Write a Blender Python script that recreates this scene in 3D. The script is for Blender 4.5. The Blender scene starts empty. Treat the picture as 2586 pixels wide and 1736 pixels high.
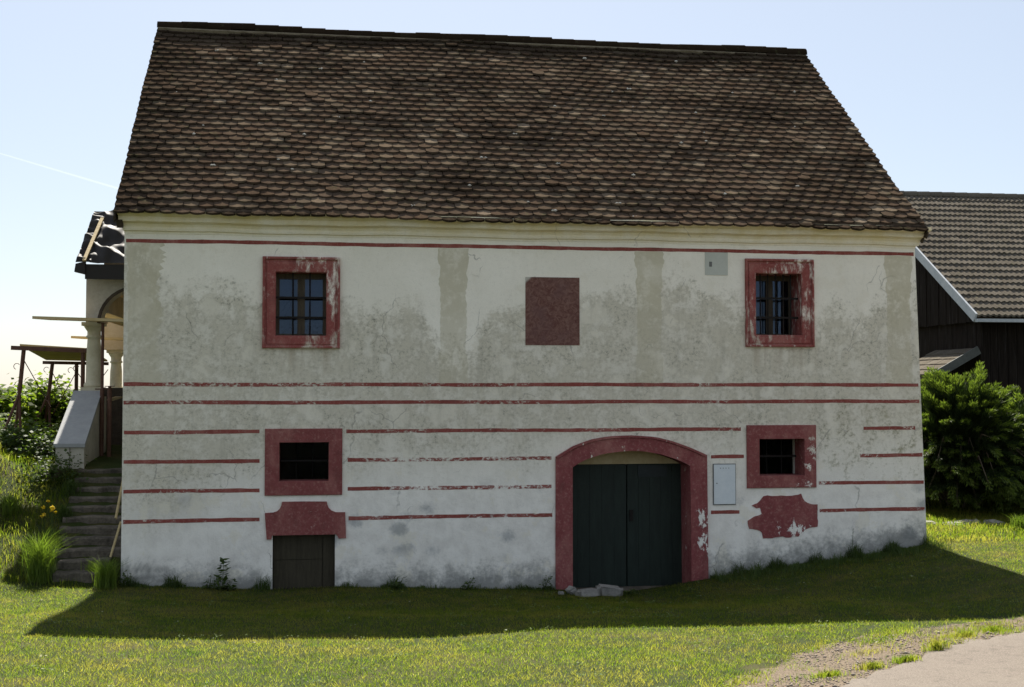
import bpy, bmesh, math, random
import numpy as np
from mathutils import Vector, Matrix
from mathutils.geometry import tessellate_polygon

random.seed(7)
rng = np.random.default_rng(7)
S = bpy.context.scene
COL = S.collection

# ------------------------------------------------------------------ camera
cam_data = bpy.data.cameras.new('camera')
cam = bpy.data.objects.new('camera', cam_data)
COL.objects.link(cam)
cam_data.sensor_width = 36.0
cam_data.lens = 44.47
cam_data.clip_end = 20000
cam.location = (2.411, -17.052, 2.701)
cam.rotation_euler = (math.pi / 2 + 0.0350, 0, -0.1578)
S.camera = cam

# ------------------------------------------------------------------ sky, sun, exposure
SUN_EL = math.radians(46.0)
SUN_AZ = math.atan2(0.02, 1.0)          # measured from +Y towards +X
world = bpy.data.worlds.new('World')
S.world = world
world.use_nodes = True
wn = world.node_tree.nodes
wl = world.node_tree.links
for n in list(wn):
    wn.remove(n)
sky = wn.new('ShaderNodeTexSky')
sky.sky_type = 'NISHITA'
sky.sun_disc = False
sky.sun_elevation = SUN_EL
sky.sun_rotation = SUN_AZ
sky.altitude = 400
sky.air_density = 1.0
sky.dust_density = 0.9
sky.ozone_density = 1.7
bg = wn.new('ShaderNodeBackground')
bg.inputs['Strength'].default_value = 0.05
wo = wn.new('ShaderNodeOutputWorld')
# a thin even haze veils the whole dome
veil = wn.new('ShaderNodeMix')
veil.data_type = 'RGBA'
veil.inputs[0].default_value = 0.50
veil.inputs[7].default_value = (6.5, 6.9, 7.5, 1)
wl.new(sky.outputs[0], veil.inputs[6])
wl.new(veil.outputs[2], bg.inputs[0])
wl.new(bg.outputs[0], wo.inputs[0])

sun_data = bpy.data.lights.new('sun', 'SUN')
sun_data.energy = 5.0
sun_data.angle = math.radians(0.53)
sun_data.color = (1.0, 0.94, 0.84)
sun = bpy.data.objects.new('sun', sun_data)
COL.objects.link(sun)
sd = Vector((math.sin(SUN_AZ) * math.cos(SUN_EL), math.cos(SUN_AZ) * math.cos(SUN_EL), math.sin(SUN_EL)))
sun.rotation_euler = sd.to_track_quat('Z', 'Y').to_euler()
sun.location = sd * 60

S.view_settings.view_transform = 'Standard'
S.view_settings.look = 'None'
S.view_settings.gamma = 1
S.view_settings.use_curve_mapping = False
S.view_settings.exposure = 1.34


# ------------------------------------------------------------------ node helper
class NT:
    def __init__(self, name):
        self.m = bpy.data.materials.new(name)
        self.m.use_nodes = True
        self.t = self.m.node_tree
        for n in list(self.t.nodes):
            self.t.nodes.remove(n)
        self.out = self.t.nodes.new('ShaderNodeOutputMaterial')
        self._pos = None

    def node(self, kind, **kw):
        n = self.t.nodes.new(kind)
        for k, v in kw.items():
            setattr(n, k, v)
        return n

    def put(self, sock, v):
        if isinstance(v, bpy.types.NodeSocket):
            self.t.links.new(v, sock)
        elif v is not None:
            if hasattr(sock.default_value, '__len__') and not hasattr(v, '__len__'):
                sock.default_value = [v] * len(sock.default_value)
            elif hasattr(v, '__len__') and len(v) == 3 and len(sock.default_value) == 4:
                sock.default_value = (*v, 1)
            else:
                sock.default_value = v

    def pos(self):
        if self._pos is None:
            self._pos = self.node('ShaderNodeNewGeometry').outputs['Position']
        return self._pos

    def xyz(self, v=None):
        s = self.node('ShaderNodeSeparateXYZ')
        self.put(s.inputs[0], v if v is not None else self.pos())
        return s.outputs

    def scale(self, sx, sy, sz, v=None):
        n = self.node('ShaderNodeVectorMath', operation='MULTIPLY')
        self.put(n.inputs[0], v if v is not None else self.pos())
        n.inputs[1].default_value = (sx, sy, sz)
        return n.outputs[0]

    def m_(self, op, a, b=None, c=None, clamp=False):
        n = self.node('ShaderNodeMath', operation=op, use_clamp=clamp)
        self.put(n.inputs[0], a)
        if b is not None:
            self.put(n.inputs[1], b)
        if c is not None:
            self.put(n.inputs[2], c)
        return n.outputs[0]

    def noise(self, s, detail=4, rough=0.55, vec=None, dist=0.0):
        n = self.node('ShaderNodeTexNoise')
        self.put(n.inputs['Vector'], vec if vec is not None else self.pos())
        n.inputs['Scale'].default_value = s
        n.inputs['Detail'].default_value = detail
        n.inputs['Roughness'].default_value = rough
        n.inputs['Distortion'].default_value = dist
        return n.outputs['Fac']

    def step(self, v, a, b, lo=0.0, hi=1.0):
        n = self.node('ShaderNodeMapRange', interpolation_type='SMOOTHSTEP')
        self.put(n.inputs['Value'], v)
        n.inputs['From Min'].default_value = a
        n.inputs['From Max'].default_value = b
        n.inputs['To Min'].default_value = lo
        n.inputs['To Max'].default_value = hi
        return n.outputs['Result']

    def mix(self, f, a, b, blend='MIX'):
        n = self.node('ShaderNodeMix', data_type='RGBA', blend_type=blend)
        self.put(n.inputs[0], f)
        self.put(n.inputs[6], a)
        self.put(n.inputs[7], b)
        return n.outputs[2]

    def ramp(self, f, pts):
        n = self.node('ShaderNodeValToRGB')
        self.put(n.inputs[0], f)
        e = n.color_ramp.elements
        while len(e) < len(pts):
            e.new(0.5)
        for el, (p, c) in zip(e, pts):
            el.position = p
            el.color = (*c, 1)
        return n.outputs[0]

    def bump(self, h, strength=0.5, dist=0.01):
        n = self.node('ShaderNodeBump')
        n.inputs['Strength'].default_value = strength
        n.inputs['Distance'].default_value = dist
        self.put(n.inputs['Height'], h)
        return n.outputs[0]

    def pr(self, color, rough=0.8, normal=None, spec=0.3, metal=0.0, **kw):
        b = self.node('ShaderNodeBsdfPrincipled')
        self.put(b.inputs['Base Color'], color)
        self.put(b.inputs['Roughness'], rough)
        b.inputs['Specular IOR Level'].default_value = spec
        b.inputs['Metallic'].default_value = metal
        if normal is not None:
            self.put(b.inputs['Normal'], normal)
        self.t.links.new(b.outputs[0], self.out.inputs[0])
        return b

    def curve(self, x, pts):
        n = self.node('ShaderNodeFloatCurve')
        self.put(n.inputs['Value'], x)
        c = n.mapping.curves[0]
        while len(c.points) < len(pts):
            c.points.new(0.5, 0.5)
        for p, (a, b) in zip(c.points, pts):
            p.location = (a, b)
            p.handle_type = 'AUTO'
        n.mapping.update()
        return n.outputs[0]


MAT = {}
STAIN = [(0.0, 4.6), (0.30, 4.55), (0.483, 4.15), (1.213, 4.059), (1.724, 4.008), (2.819, 3.845), (3.111, 3.80), (3.521, 3.88), (3.817, 3.85),
         (4.115, 3.26), (4.504, 3.20), (4.713, 3.566), (5.015, 3.80), (5.288, 3.93), (6.179, 4.06), (6.864, 4.19),
         (7.812, 4.144), (8.387, 3.90), (9.557, 3.75), (9.755, 3.98), (10.149, 3.734), (10.484, 4.0), (11.2, 4.1)]


def plaster_nodes(t):
    """old whitewashed lime plaster with grey weather stains; returns colour and height"""
    o = t.xyz()
    x, z = o[0], o[2]
    n1 = t.noise(1.1, 6, 0.62)
    n2 = t.noise(4.5, 8, 0.65)
    n3 = t.noise(19, 5, 0.7)
    n4 = t.noise(70, 3, 0.7)
    col = t.mix(t.step(n1, 0.35, 0.7), (0.83, 0.78, 0.665), (0.90, 0.85, 0.74))
    col = t.mix(t.step(z, 0.9, 2.2), t.mix(t.step(n2, 0.35, 0.65), (0.75, 0.71, 0.64), (0.87, 0.83, 0.755)), col)
    zt = t.m_('MULTIPLY', t.curve(t.m_('DIVIDE', x, 11.2), [(a / 11.2, b / 5.0) for a, b in STAIN]), 5.0)
    d = t.m_('SUBTRACT', zt, z)
    d = t.m_('ADD', d, t.m_('MULTIPLY', t.m_('SUBTRACT', n1, 0.5), 0.9))
    d = t.m_('ADD', d, t.m_('MULTIPLY', t.m_('SUBTRACT', n2, 0.5), 1.3))
    d = t.m_('ADD', d, t.m_('MULTIPLY', t.m_('SUBTRACT', n3, 0.5), 0.9))
    up = t.step(d, -0.16, 0.34)
    zl = t.m_('ADD', z, t.m_('MULTIPLY', t.m_('SUBTRACT', n1, 0.5), 2.0))
    zl = t.m_('ADD', zl, t.step(x, 2.4, 0.6, 0, 0.7))
    zl = t.m_('ADD', zl, t.m_('MULTIPLY', t.m_('SUBTRACT', n3, 0.5), 0.8))
    low = t.step(zl, 1.35, 2.25)
    st = t.m_('MULTIPLY', up, low)
    vary = t.step(t.m_('ADD', t.m_('MULTIPLY', n2, 0.65), t.m_('MULTIPLY', n3, 0.35)), 0.40, 0.56, 0.35, 1.0)
    st = t.m_('MULTIPLY', st, vary)
    col = t.mix(st, col, t.mix(t.step(n2, 0.35, 0.65), (0.45, 0.41, 0.315), (0.64, 0.59, 0.475)))
    # dark mould speckle inside the stains
    sp = t.m_('MULTIPLY', t.step(t.m_('ADD', t.m_('MULTIPLY', n3, 0.6), t.m_('MULTIPLY', n4, 0.4)), 0.50, 0.62), t.step(n2, 0.40, 0.58))
    sp = t.m_('MULTIPLY', sp, t.m_('MULTIPLY', t.m_('ADD', t.m_('MULTIPLY', st, 0.85), 0.08), t.step(t.noise(1.7, 4, 0.6), 0.40, 0.62, 0.15, 1.0)), clamp=True)
    col = t.mix(sp, col, (0.20, 0.20, 0.165))
    n5 = t.noise(48, 2, 0.6)
    pk = t.m_('MULTIPLY', t.step(n5, 0.65, 0.71), t.m_('ADD', t.m_('MULTIPLY', st, 0.45), 0.10))
    col = t.mix(pk, col, (0.17, 0.16, 0.13))
    # pale patches where the plaster was mended
    pale = t.m_('MULTIPLY', t.step(t.m_('ADD', t.noise(2.3, 4, 0.55), t.m_('MULTIPLY', t.m_('SUBTRACT', n3, 0.5), 0.3)), 0.58, 0.63), 0.6)
    col = t.mix(pale, col, (0.78, 0.725, 0.60))
    # round grey smudges low on the wall
    v = t.node('ShaderNodeTexVoronoi')
    t.put(v.inputs['Vector'], t.scale(1.0, 0.0, 1.25))
    v.inputs['Scale'].default_value = 2.6
    sm = t.step(t.m_('ADD', v.outputs['Distance'], t.m_('MULTIPLY', n3, 0.35)), 0.36, 0.62, 1, 0)
    sm = t.m_('MULTIPLY', sm, t.m_('MAXIMUM', t.m_('MULTIPLY', t.step(x, 2.8, 3.4), t.step(x, 5.75, 5.6)), t.step(t.noise(0.75, 2, 0.5), 0.50, 0.60)))
    sm = t.m_('MULTIPLY', sm, t.step(z, 1.55, 1.1, 0, 0.7))
    sm = t.m_('MULTIPLY', sm, t.step(z, 0.35, 0.6))
    col = t.mix(sm, col, (0.30, 0.31, 0.31))
    # green-brown growth on the right end
    gr = t.m_('MULTIPLY', t.step(x, 9.2, 9.9), t.step(t.m_('ADD', t.m_('MULTIPLY', n2, 0.6), t.m_('MULTIPLY', n3, 0.4)), 0.50, 0.63))
    gr = t.m_('MULTIPLY', gr, t.m_('MULTIPLY', t.step(z, 1.1, 1.6), t.step(z, 2.7, 2.3)))
    col = t.mix(t.m_('MULTIPLY', gr, 0.65), col, (0.27, 0.25, 0.15))
    # rising damp at the foot
    g = t.m_('MULTIPLY', t.m_('MAXIMUM', t.m_('SUBTRACT', x, 7.4), 0.0), 0.135)
    g = t.m_('ADD', g, t.m_('MULTIPLY', t.m_('MAXIMUM', t.m_('SUBTRACT', 2.0, x), 0.0), 0.07))
    hz = t.m_('SUBTRACT', z, g)
    hz = t.m_('ADD', hz, t.m_('MULTIPLY', t.m_('SUBTRACT', n2, 0.5), 0.65))
    hz = t.m_('ADD', hz, t.m_('MULTIPLY', t.m_('SUBTRACT', n3, 0.5), 0.35))
    col = t.mix(t.step(hz, 0.40, 0.02, 0, 0.78), col, (0.17, 0.175, 0.165))
    # yellow drip staining under the eaves
    ye = t.m_('MULTIPLY', t.step(z, 4.66, 4.86, 0, 0.75), t.step(t.m_('ADD', t.m_('MULTIPLY', n2, 0.5), t.m_('MULTIPLY', t.noise(3, 3, 0.5, t.scale(1, 1, 0.15)), 0.5)), 0.36, 0.6, 0.35, 1))
    col = t.mix(ye, col, (0.74, 0.62, 0.33))
    # rain runs below the upper window sills
    run = t.noise(9, 3, 0.5, t.scale(1, 1, 0.07))
    for xa, xb in ((1.85, 2.75), (8.5, 9.5)):
        bx = t.m_('MULTIPLY', t.m_('MULTIPLY', t.step(x, xa - 0.1, xa + 0.12), t.step(x, xb + 0.1, xb - 0.12)), t.m_('MULTIPLY', t.step(z, 2.75, 3.20), t.step(z, 3.30, 3.24)))
        col = t.mix(t.m_('MULTIPLY', bx, t.step(run, 0.42, 0.66, 0, 0.45)), col, (0.36, 0.29, 0.20))
    col = t.mix(t.m_('MULTIPLY', t.step(t.noise(5, 4, 0.6, t.scale(1, 1, 0.12)), 0.52, 0.72), t.m_('ADD', t.m_('MULTIPLY', st, 0.30), 0.05)), col, (0.30, 0.28, 0.22))
    # grain of the rough coat
    col = t.mix(1.0, col, t.ramp(t.m_('ADD', t.m_('MULTIPLY', n3, 0.5), t.m_('MULTIPLY', n4, 0.5)), [(0.32, (0.84, 0.84, 0.83)), (0.46, (1.0, 1.0, 1.0)), (0.70, (1.06, 1.06, 1.06))]), 'MULTIPLY')
    # hairline cracks
    ck = t.node('ShaderNodeTexVoronoi', feature='DISTANCE_TO_EDGE')
    wv_ = t.node('ShaderNodeVectorMath', operation='ADD')
    t.put(wv_.inputs[0], t.scale(1.0, 0.0, 0.8))
    nz = t.node('ShaderNodeTexNoise')
    t.put(nz.inputs['Vector'], t.pos())
    nz.inputs['Scale'].default_value = 2.5
    nz.inputs['Detail'].default_value = 6
    t.put(wv_.inputs[1], t.scale(0.5, 0.0, 0.5, nz.outputs['Color']))
    t.put(ck.inputs['Vector'], wv_.outputs[0])
    ck.inputs['Scale'].default_value = 0.8
    cf = t.m_('MULTIPLY', t.step(ck.outputs['Distance'], 0.006, 0.001), t.step(t.noise(1.6, 3, 0.5), 0.52, 0.6, 0, 0.5))
    col = t.mix(cf, col, (0.22, 0.20, 0.17))
    h = t.m_('ADD', t.m_('MULTIPLY', n1, 1.0), t.m_('ADD', t.m_('MULTIPLY', n2, 0.5), t.m_('MULTIPLY', n3, 0.22)))
    h = t.m_('ADD', h, t.m_('MULTIPLY', n4, 0.06))
    return col, h, (n1, n2, n3, n4)


def mat_plaster():
    t = NT('lime_plaster')
    c, h, _ = plaster_nodes(t)
    t.pr(c, 0.92, t.bump(h, 0.55, 0.03), 0.1)
    MAT['plaster'] = t.m


def mat_pilaster():
    t = NT('painted_pilaster_grey')
    c, h, n = plaster_nodes(t)
    f = t.step(t.m_('ADD', t.m_('MULTIPLY', n[1], 0.6), t.m_('MULTIPLY', n[2], 0.4)), 0.36, 0.52, 0.35, 0.8)
    f = t.m_('MULTIPLY', f, t.step(t.noise(1.7, 4, 0.6), 0.36, 0.52, 0.7, 1.0))
    f = t.m_('MULTIPLY', f, t.step(t.xyz()[2], 3.1, 4.1, 0.6, 1.0))
    t.pr(t.mix(f, c, t.mix(n[0], (0.58, 0.525, 0.375), (0.48, 0.435, 0.31))), 0.92, t.bump(h, 0.5, 0.03), 0.1)
    MAT['pilaster'] = t.m


def mat_red(name, key, base, wear_a, wear_b, streak=(1, 1, 1), scl=5.0, coarse=0.5, where=None):
    t = NT(name)
    c, h, n = plaster_nodes(t)
    r = t.mix(t.noise(3.0, 5, 0.6), base, tuple(v * 0.72 for v in base))
    r = t.mix(t.step(n[2], 0.45, 0.7, 0, 0.35), r, tuple(min(1, v * 1.25 + 0.02) for v in base))
    w = t.noise(scl, 8, 0.72, t.scale(*streak))
    w = t.m_('ADD', w, t.m_('MULTIPLY', t.m_('SUBTRACT', t.noise(0.9, 3, 0.5), 0.5), coarse))
    if where:
        o = t.xyz()
        for x0, x1, z0, z1, k in where:
            bx = t.m_('MULTIPLY', t.m_('MULTIPLY', t.step(o[0], x0 - 0.06, x0 + 0.06), t.step(o[0], x1 + 0.06, x1 - 0.06)), t.m_('MULTIPLY', t.step(o[2], z0 - 0.15, z0 + 0.15), t.step(o[2], z1 + 0.15, z1 - 0.15)))
            w = t.m_('ADD', w, t.m_('MULTIPLY', bx, k))
    fade = t.noise(2.2, 6, 0.7, t.scale(1.0, 1.0, 0.55))
    r = t.mix(t.step(fade, 0.46, 0.72, 0, 0.55), r, (0.42, 0.20, 0.165))
    r = t.mix(t.step(t.noise(26, 5, 0.75), 0.50, 0.68, 0, 0.45), r, (0.40, 0.23, 0.19))
    r = t.mix(t.step(t.noise(3.4, 5, 0.7), 0.52, 0.70, 0, 0.45), r, (0.12, 0.045, 0.04))
    f = t.step(w, wear_a, wear_b)
    t.pr(t.mix(f, r, c), 0.9, t.bump(t.m_('SUBTRACT', h, t.m_('MULTIPLY', f, 0.12)), 0.5, 0.03), 0.12)
    MAT[key] = t.m


mat_plaster()
mat_pilaster()
mat_red('faded_red_paint', 'red', (0.245, 0.072, 0.068), 0.66, 0.76, (1, 1, 1), 9.0, 0.3, [(9.32, 9.5, 1.35, 2.0, 0.10), (8.45, 9.5, 1.22, 1.32, 0.10)])
mat_red('worn_red_paint', 'red_worn', (0.28, 0.078, 0.068), 0.50, 0.72, (1, 1, 0.40), 11.0)
mat_red('flaking_red_paint', 'red_flake', (0.245, 0.068, 0.068), 0.63, 0.66, (1, 1, 0.6), 6.0, 0.2, [(7.72, 7.95, 0.25, 1.0, 0.17), (9.05, 9.5, 0.55, 0.78, 0.08)])
mat_red('red_line_paint', 'stripe', (0.28, 0.074, 0.060), 0.56, 0.72, (0.6, 1, 1), 26.0, 0.9, [(3.0, 5.7, 1.2, 1.9, 0.09)])
mat_red('fresh_red_line_paint', 'stripe_top', (0.28, 0.074, 0.060), 0.70, 0.80, (0.6, 1, 1), 26.0, 0.3)


def mat_plaque():
    t = NT('plaque_paint')
    o = t.xyz()
    n = t.noise(14, 5, 0.7, dist=1.5)
    n2 = t.noise(3, 4, 0.6)
    c = t.mix(t.step(n, 0.35, 0.7), (0.125, 0.055, 0.046), (0.22, 0.125, 0.10))
    c = t.mix(t.step(n2, 0.45, 0.7, 0, 0.5), c, (0.15, 0.085, 0.08))
    # a worn-through upper left corner
    k = t.m_('ADD', t.m_('SUBTRACT', t.m_('SUBTRACT', o[2], 4.12), t.m_('MULTIPLY', t.m_('SUBTRACT', o[0], 5.31), 0.9)), t.m_('MULTIPLY', t.m_('SUBTRACT', n2, 0.5), 0.15))
    c = t.mix(t.step(k, -0.01, 0.04), c, (0.46, 0.43, 0.37))
    t.pr(c, 0.9, t.bump(n, 0.3, 0.01), 0.1)
    MAT['plaque'] = t.m


mat_plaque()


def simple(name, key, a, b, sc=6.0, rough=0.8, bump=0.3, dist=0.01, spec=0.25, stretch=(1, 1, 1), metal=0.0, third=None):
    t = NT(name)
    v = t.scale(*stretch)
    n = t.noise(sc, 6, 0.65, v)
    n2 = t.noise(sc * 6, 4, 0.6, v)
    f = t.m_('ADD', t.m_('MULTIPLY', n, 0.65), t.m_('MULTIPLY', n2, 0.35))
    c = t.mix(t.step(f, 0.32, 0.68), a, b)
    if third:
        c = t.mix(t.step(t.noise(sc * 0.6, 5, 0.6, v), 0.55, 0.68), c, third)
    t.pr(c, rough, t.bump(f, bump, dist), spec, metal)
    MAT[key] = t.m


simple('dark_green_gate_paint', 'gate', (0.006, 0.0115, 0.0085), (0.014, 0.025, 0.018), 5, 0.6, 0.3, 0.01, 0.3, (3, 1, 0.5))
simple('lighter_teal_panel', 'gate_panel', (0.010, 0.016, 0.017), (0.018, 0.026, 0.028), 5, 0.5)  # bluish panel, a little lighter than the gate boards
simple('grey_cellar_boards', 'cellar', (0.040, 0.034, 0.022), (0.064, 0.054, 0.036), 5, 0.85, 0.4, 0.01, 0.2, (6, 1, 0.6))
simple('beige_tympanum', 'tympanum', (0.40, 0.31, 0.17), (0.50, 0.41, 0.25), 5, 0.9)
simple('wrought_iron', 'iron', (0.006, 0.005, 0.004), (0.014, 0.010, 0.008), 20, 0.75)
simple('weathered_window_wood', 'window_wood', (0.045, 0.035, 0.024), (0.10, 0.08, 0.055), 9, 0.8, 0.3, 0.01, 0.2, (4, 4, 0.6))
simple('dark_room', 'dark', (0.02, 0.018, 0.016), (0.03, 0.028, 0.025), 2, 0.95)
simple('grey_cover_plate', 'plate', (0.47, 0.48, 0.42), (0.52, 0.53, 0.47), 4, 0.6)
simple('pale_blue_cabinet', 'cabinet', (0.60, 0.64, 0.65), (0.68, 0.71, 0.71), 4, 0.5)
simple('cabinet_rim', 'rim', (0.10, 0.10, 0.10), (0.16, 0.16, 0.15), 9, 0.6)
simple('dark_barn_boards', 'barn_wood', (0.009, 0.007, 0.006), (0.024, 0.019, 0.016), 7, 0.95, 0.5, 0.01, 0.05, (4, 4, 0.25), third=(0.036, 0.032, 0.029))
simple('grey_bargeboard', 'barge', (0.34, 0.37, 0.40), (0.45, 0.47, 0.49), 3, 0.6)
simple('grey_lean_to_fascia', 'lean_fascia', (0.06, 0.065, 0.06), (0.10, 0.105, 0.10), 4, 0.8)
simple('old_roof_timber', 'timber', (0.045, 0.035, 0.026), (0.085, 0.066, 0.048), 6, 0.9, 0.4, 0.01, 0.1)
simple('pale_plank', 'plank', (0.44, 0.33, 0.17), (0.58, 0.46, 0.26), 4, 0.8, 0.3, 0.01, 0.2, (0.5, 5, 5))
simple('plywood', 'plywood', (0.46, 0.34, 0.13), (0.60, 0.46, 0.20), 3, 0.75)
simple('rusty_steel', 'steel', (0.085, 0.040, 0.026), (0.15, 0.075, 0.05), 14, 0.7, 0.3, 0.004)
simple('dull_grey_render', 'porch_plaster', (0.36, 0.33, 0.27), (0.50, 0.46, 0.38), 3, 0.95, 0.5, 0.02, 0.1)
simple('sandstone_column', 'column', (0.50, 0.44, 0.30), (0.62, 0.56, 0.42), 4, 0.9, 0.3, 0.01, 0.1)
simple('warm_vault_plaster', 'vault', (0.58, 0.44, 0.26), (0.68, 0.54, 0.36), 3, 0.95)
simple('pale_coping', 'coping', (0.29, 0.295, 0.295), (0.36, 0.36, 0.355), 4, 0.85)
simple('old_step_stone', 'step_stone', (0.050, 0.043, 0.034), (0.16, 0.135, 0.105), 5, 0.92, 0.6, 0.02, 0.15)
simple('field_stone', 'stone', (0.17, 0.16, 0.145), (0.30, 0.285, 0.255), 7, 0.9, 0.6, 0.02, 0.15)
simple('bark', 'bark', (0.06, 0.045, 0.03), (0.11, 0.085, 0.06), 10, 0.95, 0.6)


def mat_tile(name, key, pts, moss=0.0, speck=None, zone=False):
    t = NT(name)
    oi = t.node('ShaderNodeObjectInfo').outputs['Random']
    isl = t.node('ShaderNodeNewGeometry').outputs['Random Per Island']
    r = t.m_('FRACT', t.m_('ADD', t.m_('MULTIPLY', oi, 7.31), t.m_('MULTIPLY', isl, 5.17)))
    c = t.ramp(r, pts)
    n = t.noise(22, 6, 0.7)
    n2 = t.noise(1.3, 5, 0.6)
    c = t.mix(t.step(n, 0.40, 0.72, 0, 0.45), c, tuple(v * 0.45 for v in pts[1][1]))
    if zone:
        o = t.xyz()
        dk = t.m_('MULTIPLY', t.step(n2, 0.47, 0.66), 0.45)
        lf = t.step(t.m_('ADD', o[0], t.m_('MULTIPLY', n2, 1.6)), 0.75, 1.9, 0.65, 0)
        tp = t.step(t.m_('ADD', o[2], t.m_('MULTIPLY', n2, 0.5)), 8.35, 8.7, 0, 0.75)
        ev = t.m_('MULTIPLY', t.step(o[2], 5.03, 4.99), t.step(t.m_('ADD', t.noise(0.9, 2, 0.5), t.m_('MULTIPLY', r, 0.12)), 0.44, 0.52, 0, 0.9))  # dark lowest course: its shade and moss, put into the tile colour
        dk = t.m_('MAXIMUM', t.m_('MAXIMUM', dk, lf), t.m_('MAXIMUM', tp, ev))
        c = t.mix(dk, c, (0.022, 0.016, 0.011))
    if speck:
        c = t.mix(t.step(t.noise(36, 3, 0.6), 0.56, 0.68, 0, 0.55), c, speck)
    if moss:
        c = t.mix(t.step(t.noise(9, 5, 0.7), 0.57, 0.66, 0, moss), c, (0.10, 0.105, 0.05))
    t.pr(c, 1.0, t.bump(n, 0.5, 0.008), 0.0)
    MAT[key] = t.m


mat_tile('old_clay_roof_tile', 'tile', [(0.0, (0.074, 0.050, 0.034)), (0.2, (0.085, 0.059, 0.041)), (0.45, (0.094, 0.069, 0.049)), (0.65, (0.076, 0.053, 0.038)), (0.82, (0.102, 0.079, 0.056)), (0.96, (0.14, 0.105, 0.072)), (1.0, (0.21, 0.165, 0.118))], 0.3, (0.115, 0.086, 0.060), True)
mat_tile('grey_barn_roof_tile', 'barn_tile', [(0.0, (0.105, 0.092, 0.074)), (0.3, (0.128, 0.113, 0.092)), (0.6, (0.11, 0.096, 0.077)), (1.0, (0.14, 0.124, 0.102))], 0.4, (0.21, 0.19, 0.158))
mat_tile('mossy_ridge_tile', 'ridge', [(0.0, (0.020, 0.014, 0.009)), (0.5, (0.028, 0.019, 0.012)), (1.0, (0.024, 0.017, 0.011))], 0.2)
simple('ridge_mortar', 'mortar', (0.12, 0.095, 0.06), (0.19, 0.155, 0.10), 12, 0.95)


def mat_tarp():
    t = NT('black_tarpaulin')
    n = t.noise(9, 3, 0.5)
    t.pr((0.028, 0.024, 0.022), t.m_('ADD', t.m_('MULTIPLY', n, 0.12), 0.58), None, 0.22)
    MAT['tarp'] = t.m


mat_tarp()


def mat_glass():
    t = NT('window_glass')
    fr = t.node('ShaderNodeFresnel')
    fr.inputs[0].default_value = 1.5
    f = t.m_('MULTIPLY', fr.outputs[0], 1.0, clamp=True)
    tr = t.node('ShaderNodeBsdfTransparent')
    tr.inputs[0].default_value = (0.8, 0.85, 0.85, 1)
    gl = t.node('ShaderNodeBsdfGlossy')
    gl.inputs['Roughness'].default_value = 0.03
    gl.inputs['Color'].default_value = (0.40, 0.52, 0.80, 1)
    t.put(gl.inputs['Normal'], t.bump(t.noise(2.0, 2, 0.5), 0.15, 0.02))
    ms = t.node('ShaderNodeMixShader')
    t.put(ms.inputs[0], f)
    t.t.links.new(tr.outputs[0], ms.inputs[1])
    t.t.links.new(gl.outputs[0], ms.inputs[2])
    t.t.links.new(ms.outputs[0], t.out.inputs[0])
    MAT['glass'] = t.m


mat_glass()


def mat_leaf(name, key, pts, trans=0.4, patch=None, patch2=None, rough=0.6):
    t = NT(name)
    isl = t.node('ShaderNodeNewGeometry').outputs['Random Per Island']
    c = t.ramp(isl, pts)
    if patch:
        c = t.mix(t.step(t.noise(1.1, 6, 0.75), 0.45, 0.60, 0, 0.85), c, patch)
    if patch2:
        c = t.mix(t.step(t.noise(4.0, 5, 0.7), 0.50, 0.64, 0, 0.75), c, patch2)
    d = t.node('ShaderNodeBsdfPrincipled')
    t.put(d.inputs['Base Color'], c)
    d.inputs['Roughness'].default_value = rough
    d.inputs['Specular IOR Level'].default_value = 0.25
    tl = t.node('ShaderNodeBsdfTranslucent')
    t.put(tl.inputs[0], t.mix(1.0, c, (1.2, 1.3, 0.6), 'MULTIPLY'))
    ms = t.node('ShaderNodeMixShader')
    ms.inputs[0].default_value = trans
    t.t.links.new(d.outputs[0], ms.inputs[1])
    t.t.links.new(tl.outputs[0], ms.inputs[2])
    t.t.links.new(ms.outputs[0], t.out.inputs[0])
    MAT[key] = t.m


mat_leaf('lawn_blades', 'grass', [(0.0, (0.086, 0.130, 0.013)), (0.4, (0.126, 0.165, 0.018)), (0.75, (0.178, 0.200, 0.030)), (0.94, (0.215, 0.205, 0.065)), (1.0, (0.32, 0.29, 0.15))], 0.84, (0.245, 0.215, 0.065), (0.062, 0.120, 0.013))
mat_leaf('tall_grass_blades', 'tall_grass', [(0.0, (0.09, 0.14, 0.02)), (0.6, (0.13, 0.19, 0.03)), (1.0, (0.18, 0.23, 0.05))], 0.5)
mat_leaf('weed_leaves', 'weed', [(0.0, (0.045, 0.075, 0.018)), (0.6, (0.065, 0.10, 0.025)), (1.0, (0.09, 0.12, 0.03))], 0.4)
mat_leaf('clover_leaves', 'clover', [(0.0, (0.09, 0.14, 0.03)), (0.6, (0.13, 0.19, 0.05)), (0.93, (0.18, 0.22, 0.08)), (1.0, (0.42, 0.40, 0.28))], 0.3, rough=0.8)
mat_leaf('vine_leaves', 'vine', [(0.0, (0.08, 0.125, 0.016)), (0.6, (0.13, 0.185, 0.025)), (1.0, (0.19, 0.23, 0.04))], 0.55)
mat_leaf('juniper_needles', 'juniper', [(0.0, (0.015, 0.028, 0.009)), (0.6, (0.025, 0.042, 0.011)), (1.0, (0.042, 0.064, 0.017))], 0.2)
mat_leaf('juniper_young_needles', 'juniper_tip', [(0.0, (0.062, 0.095, 0.017)), (0.6, (0.10, 0.14, 0.026)), (1.0, (0.15, 0.19, 0.04))], 0.45)
mat_leaf('yellow_petals', 'petal', [(0.0, (0.75, 0.50, 0.02)), (1.0, (0.80, 0.58, 0.04))], 0.3)


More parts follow.
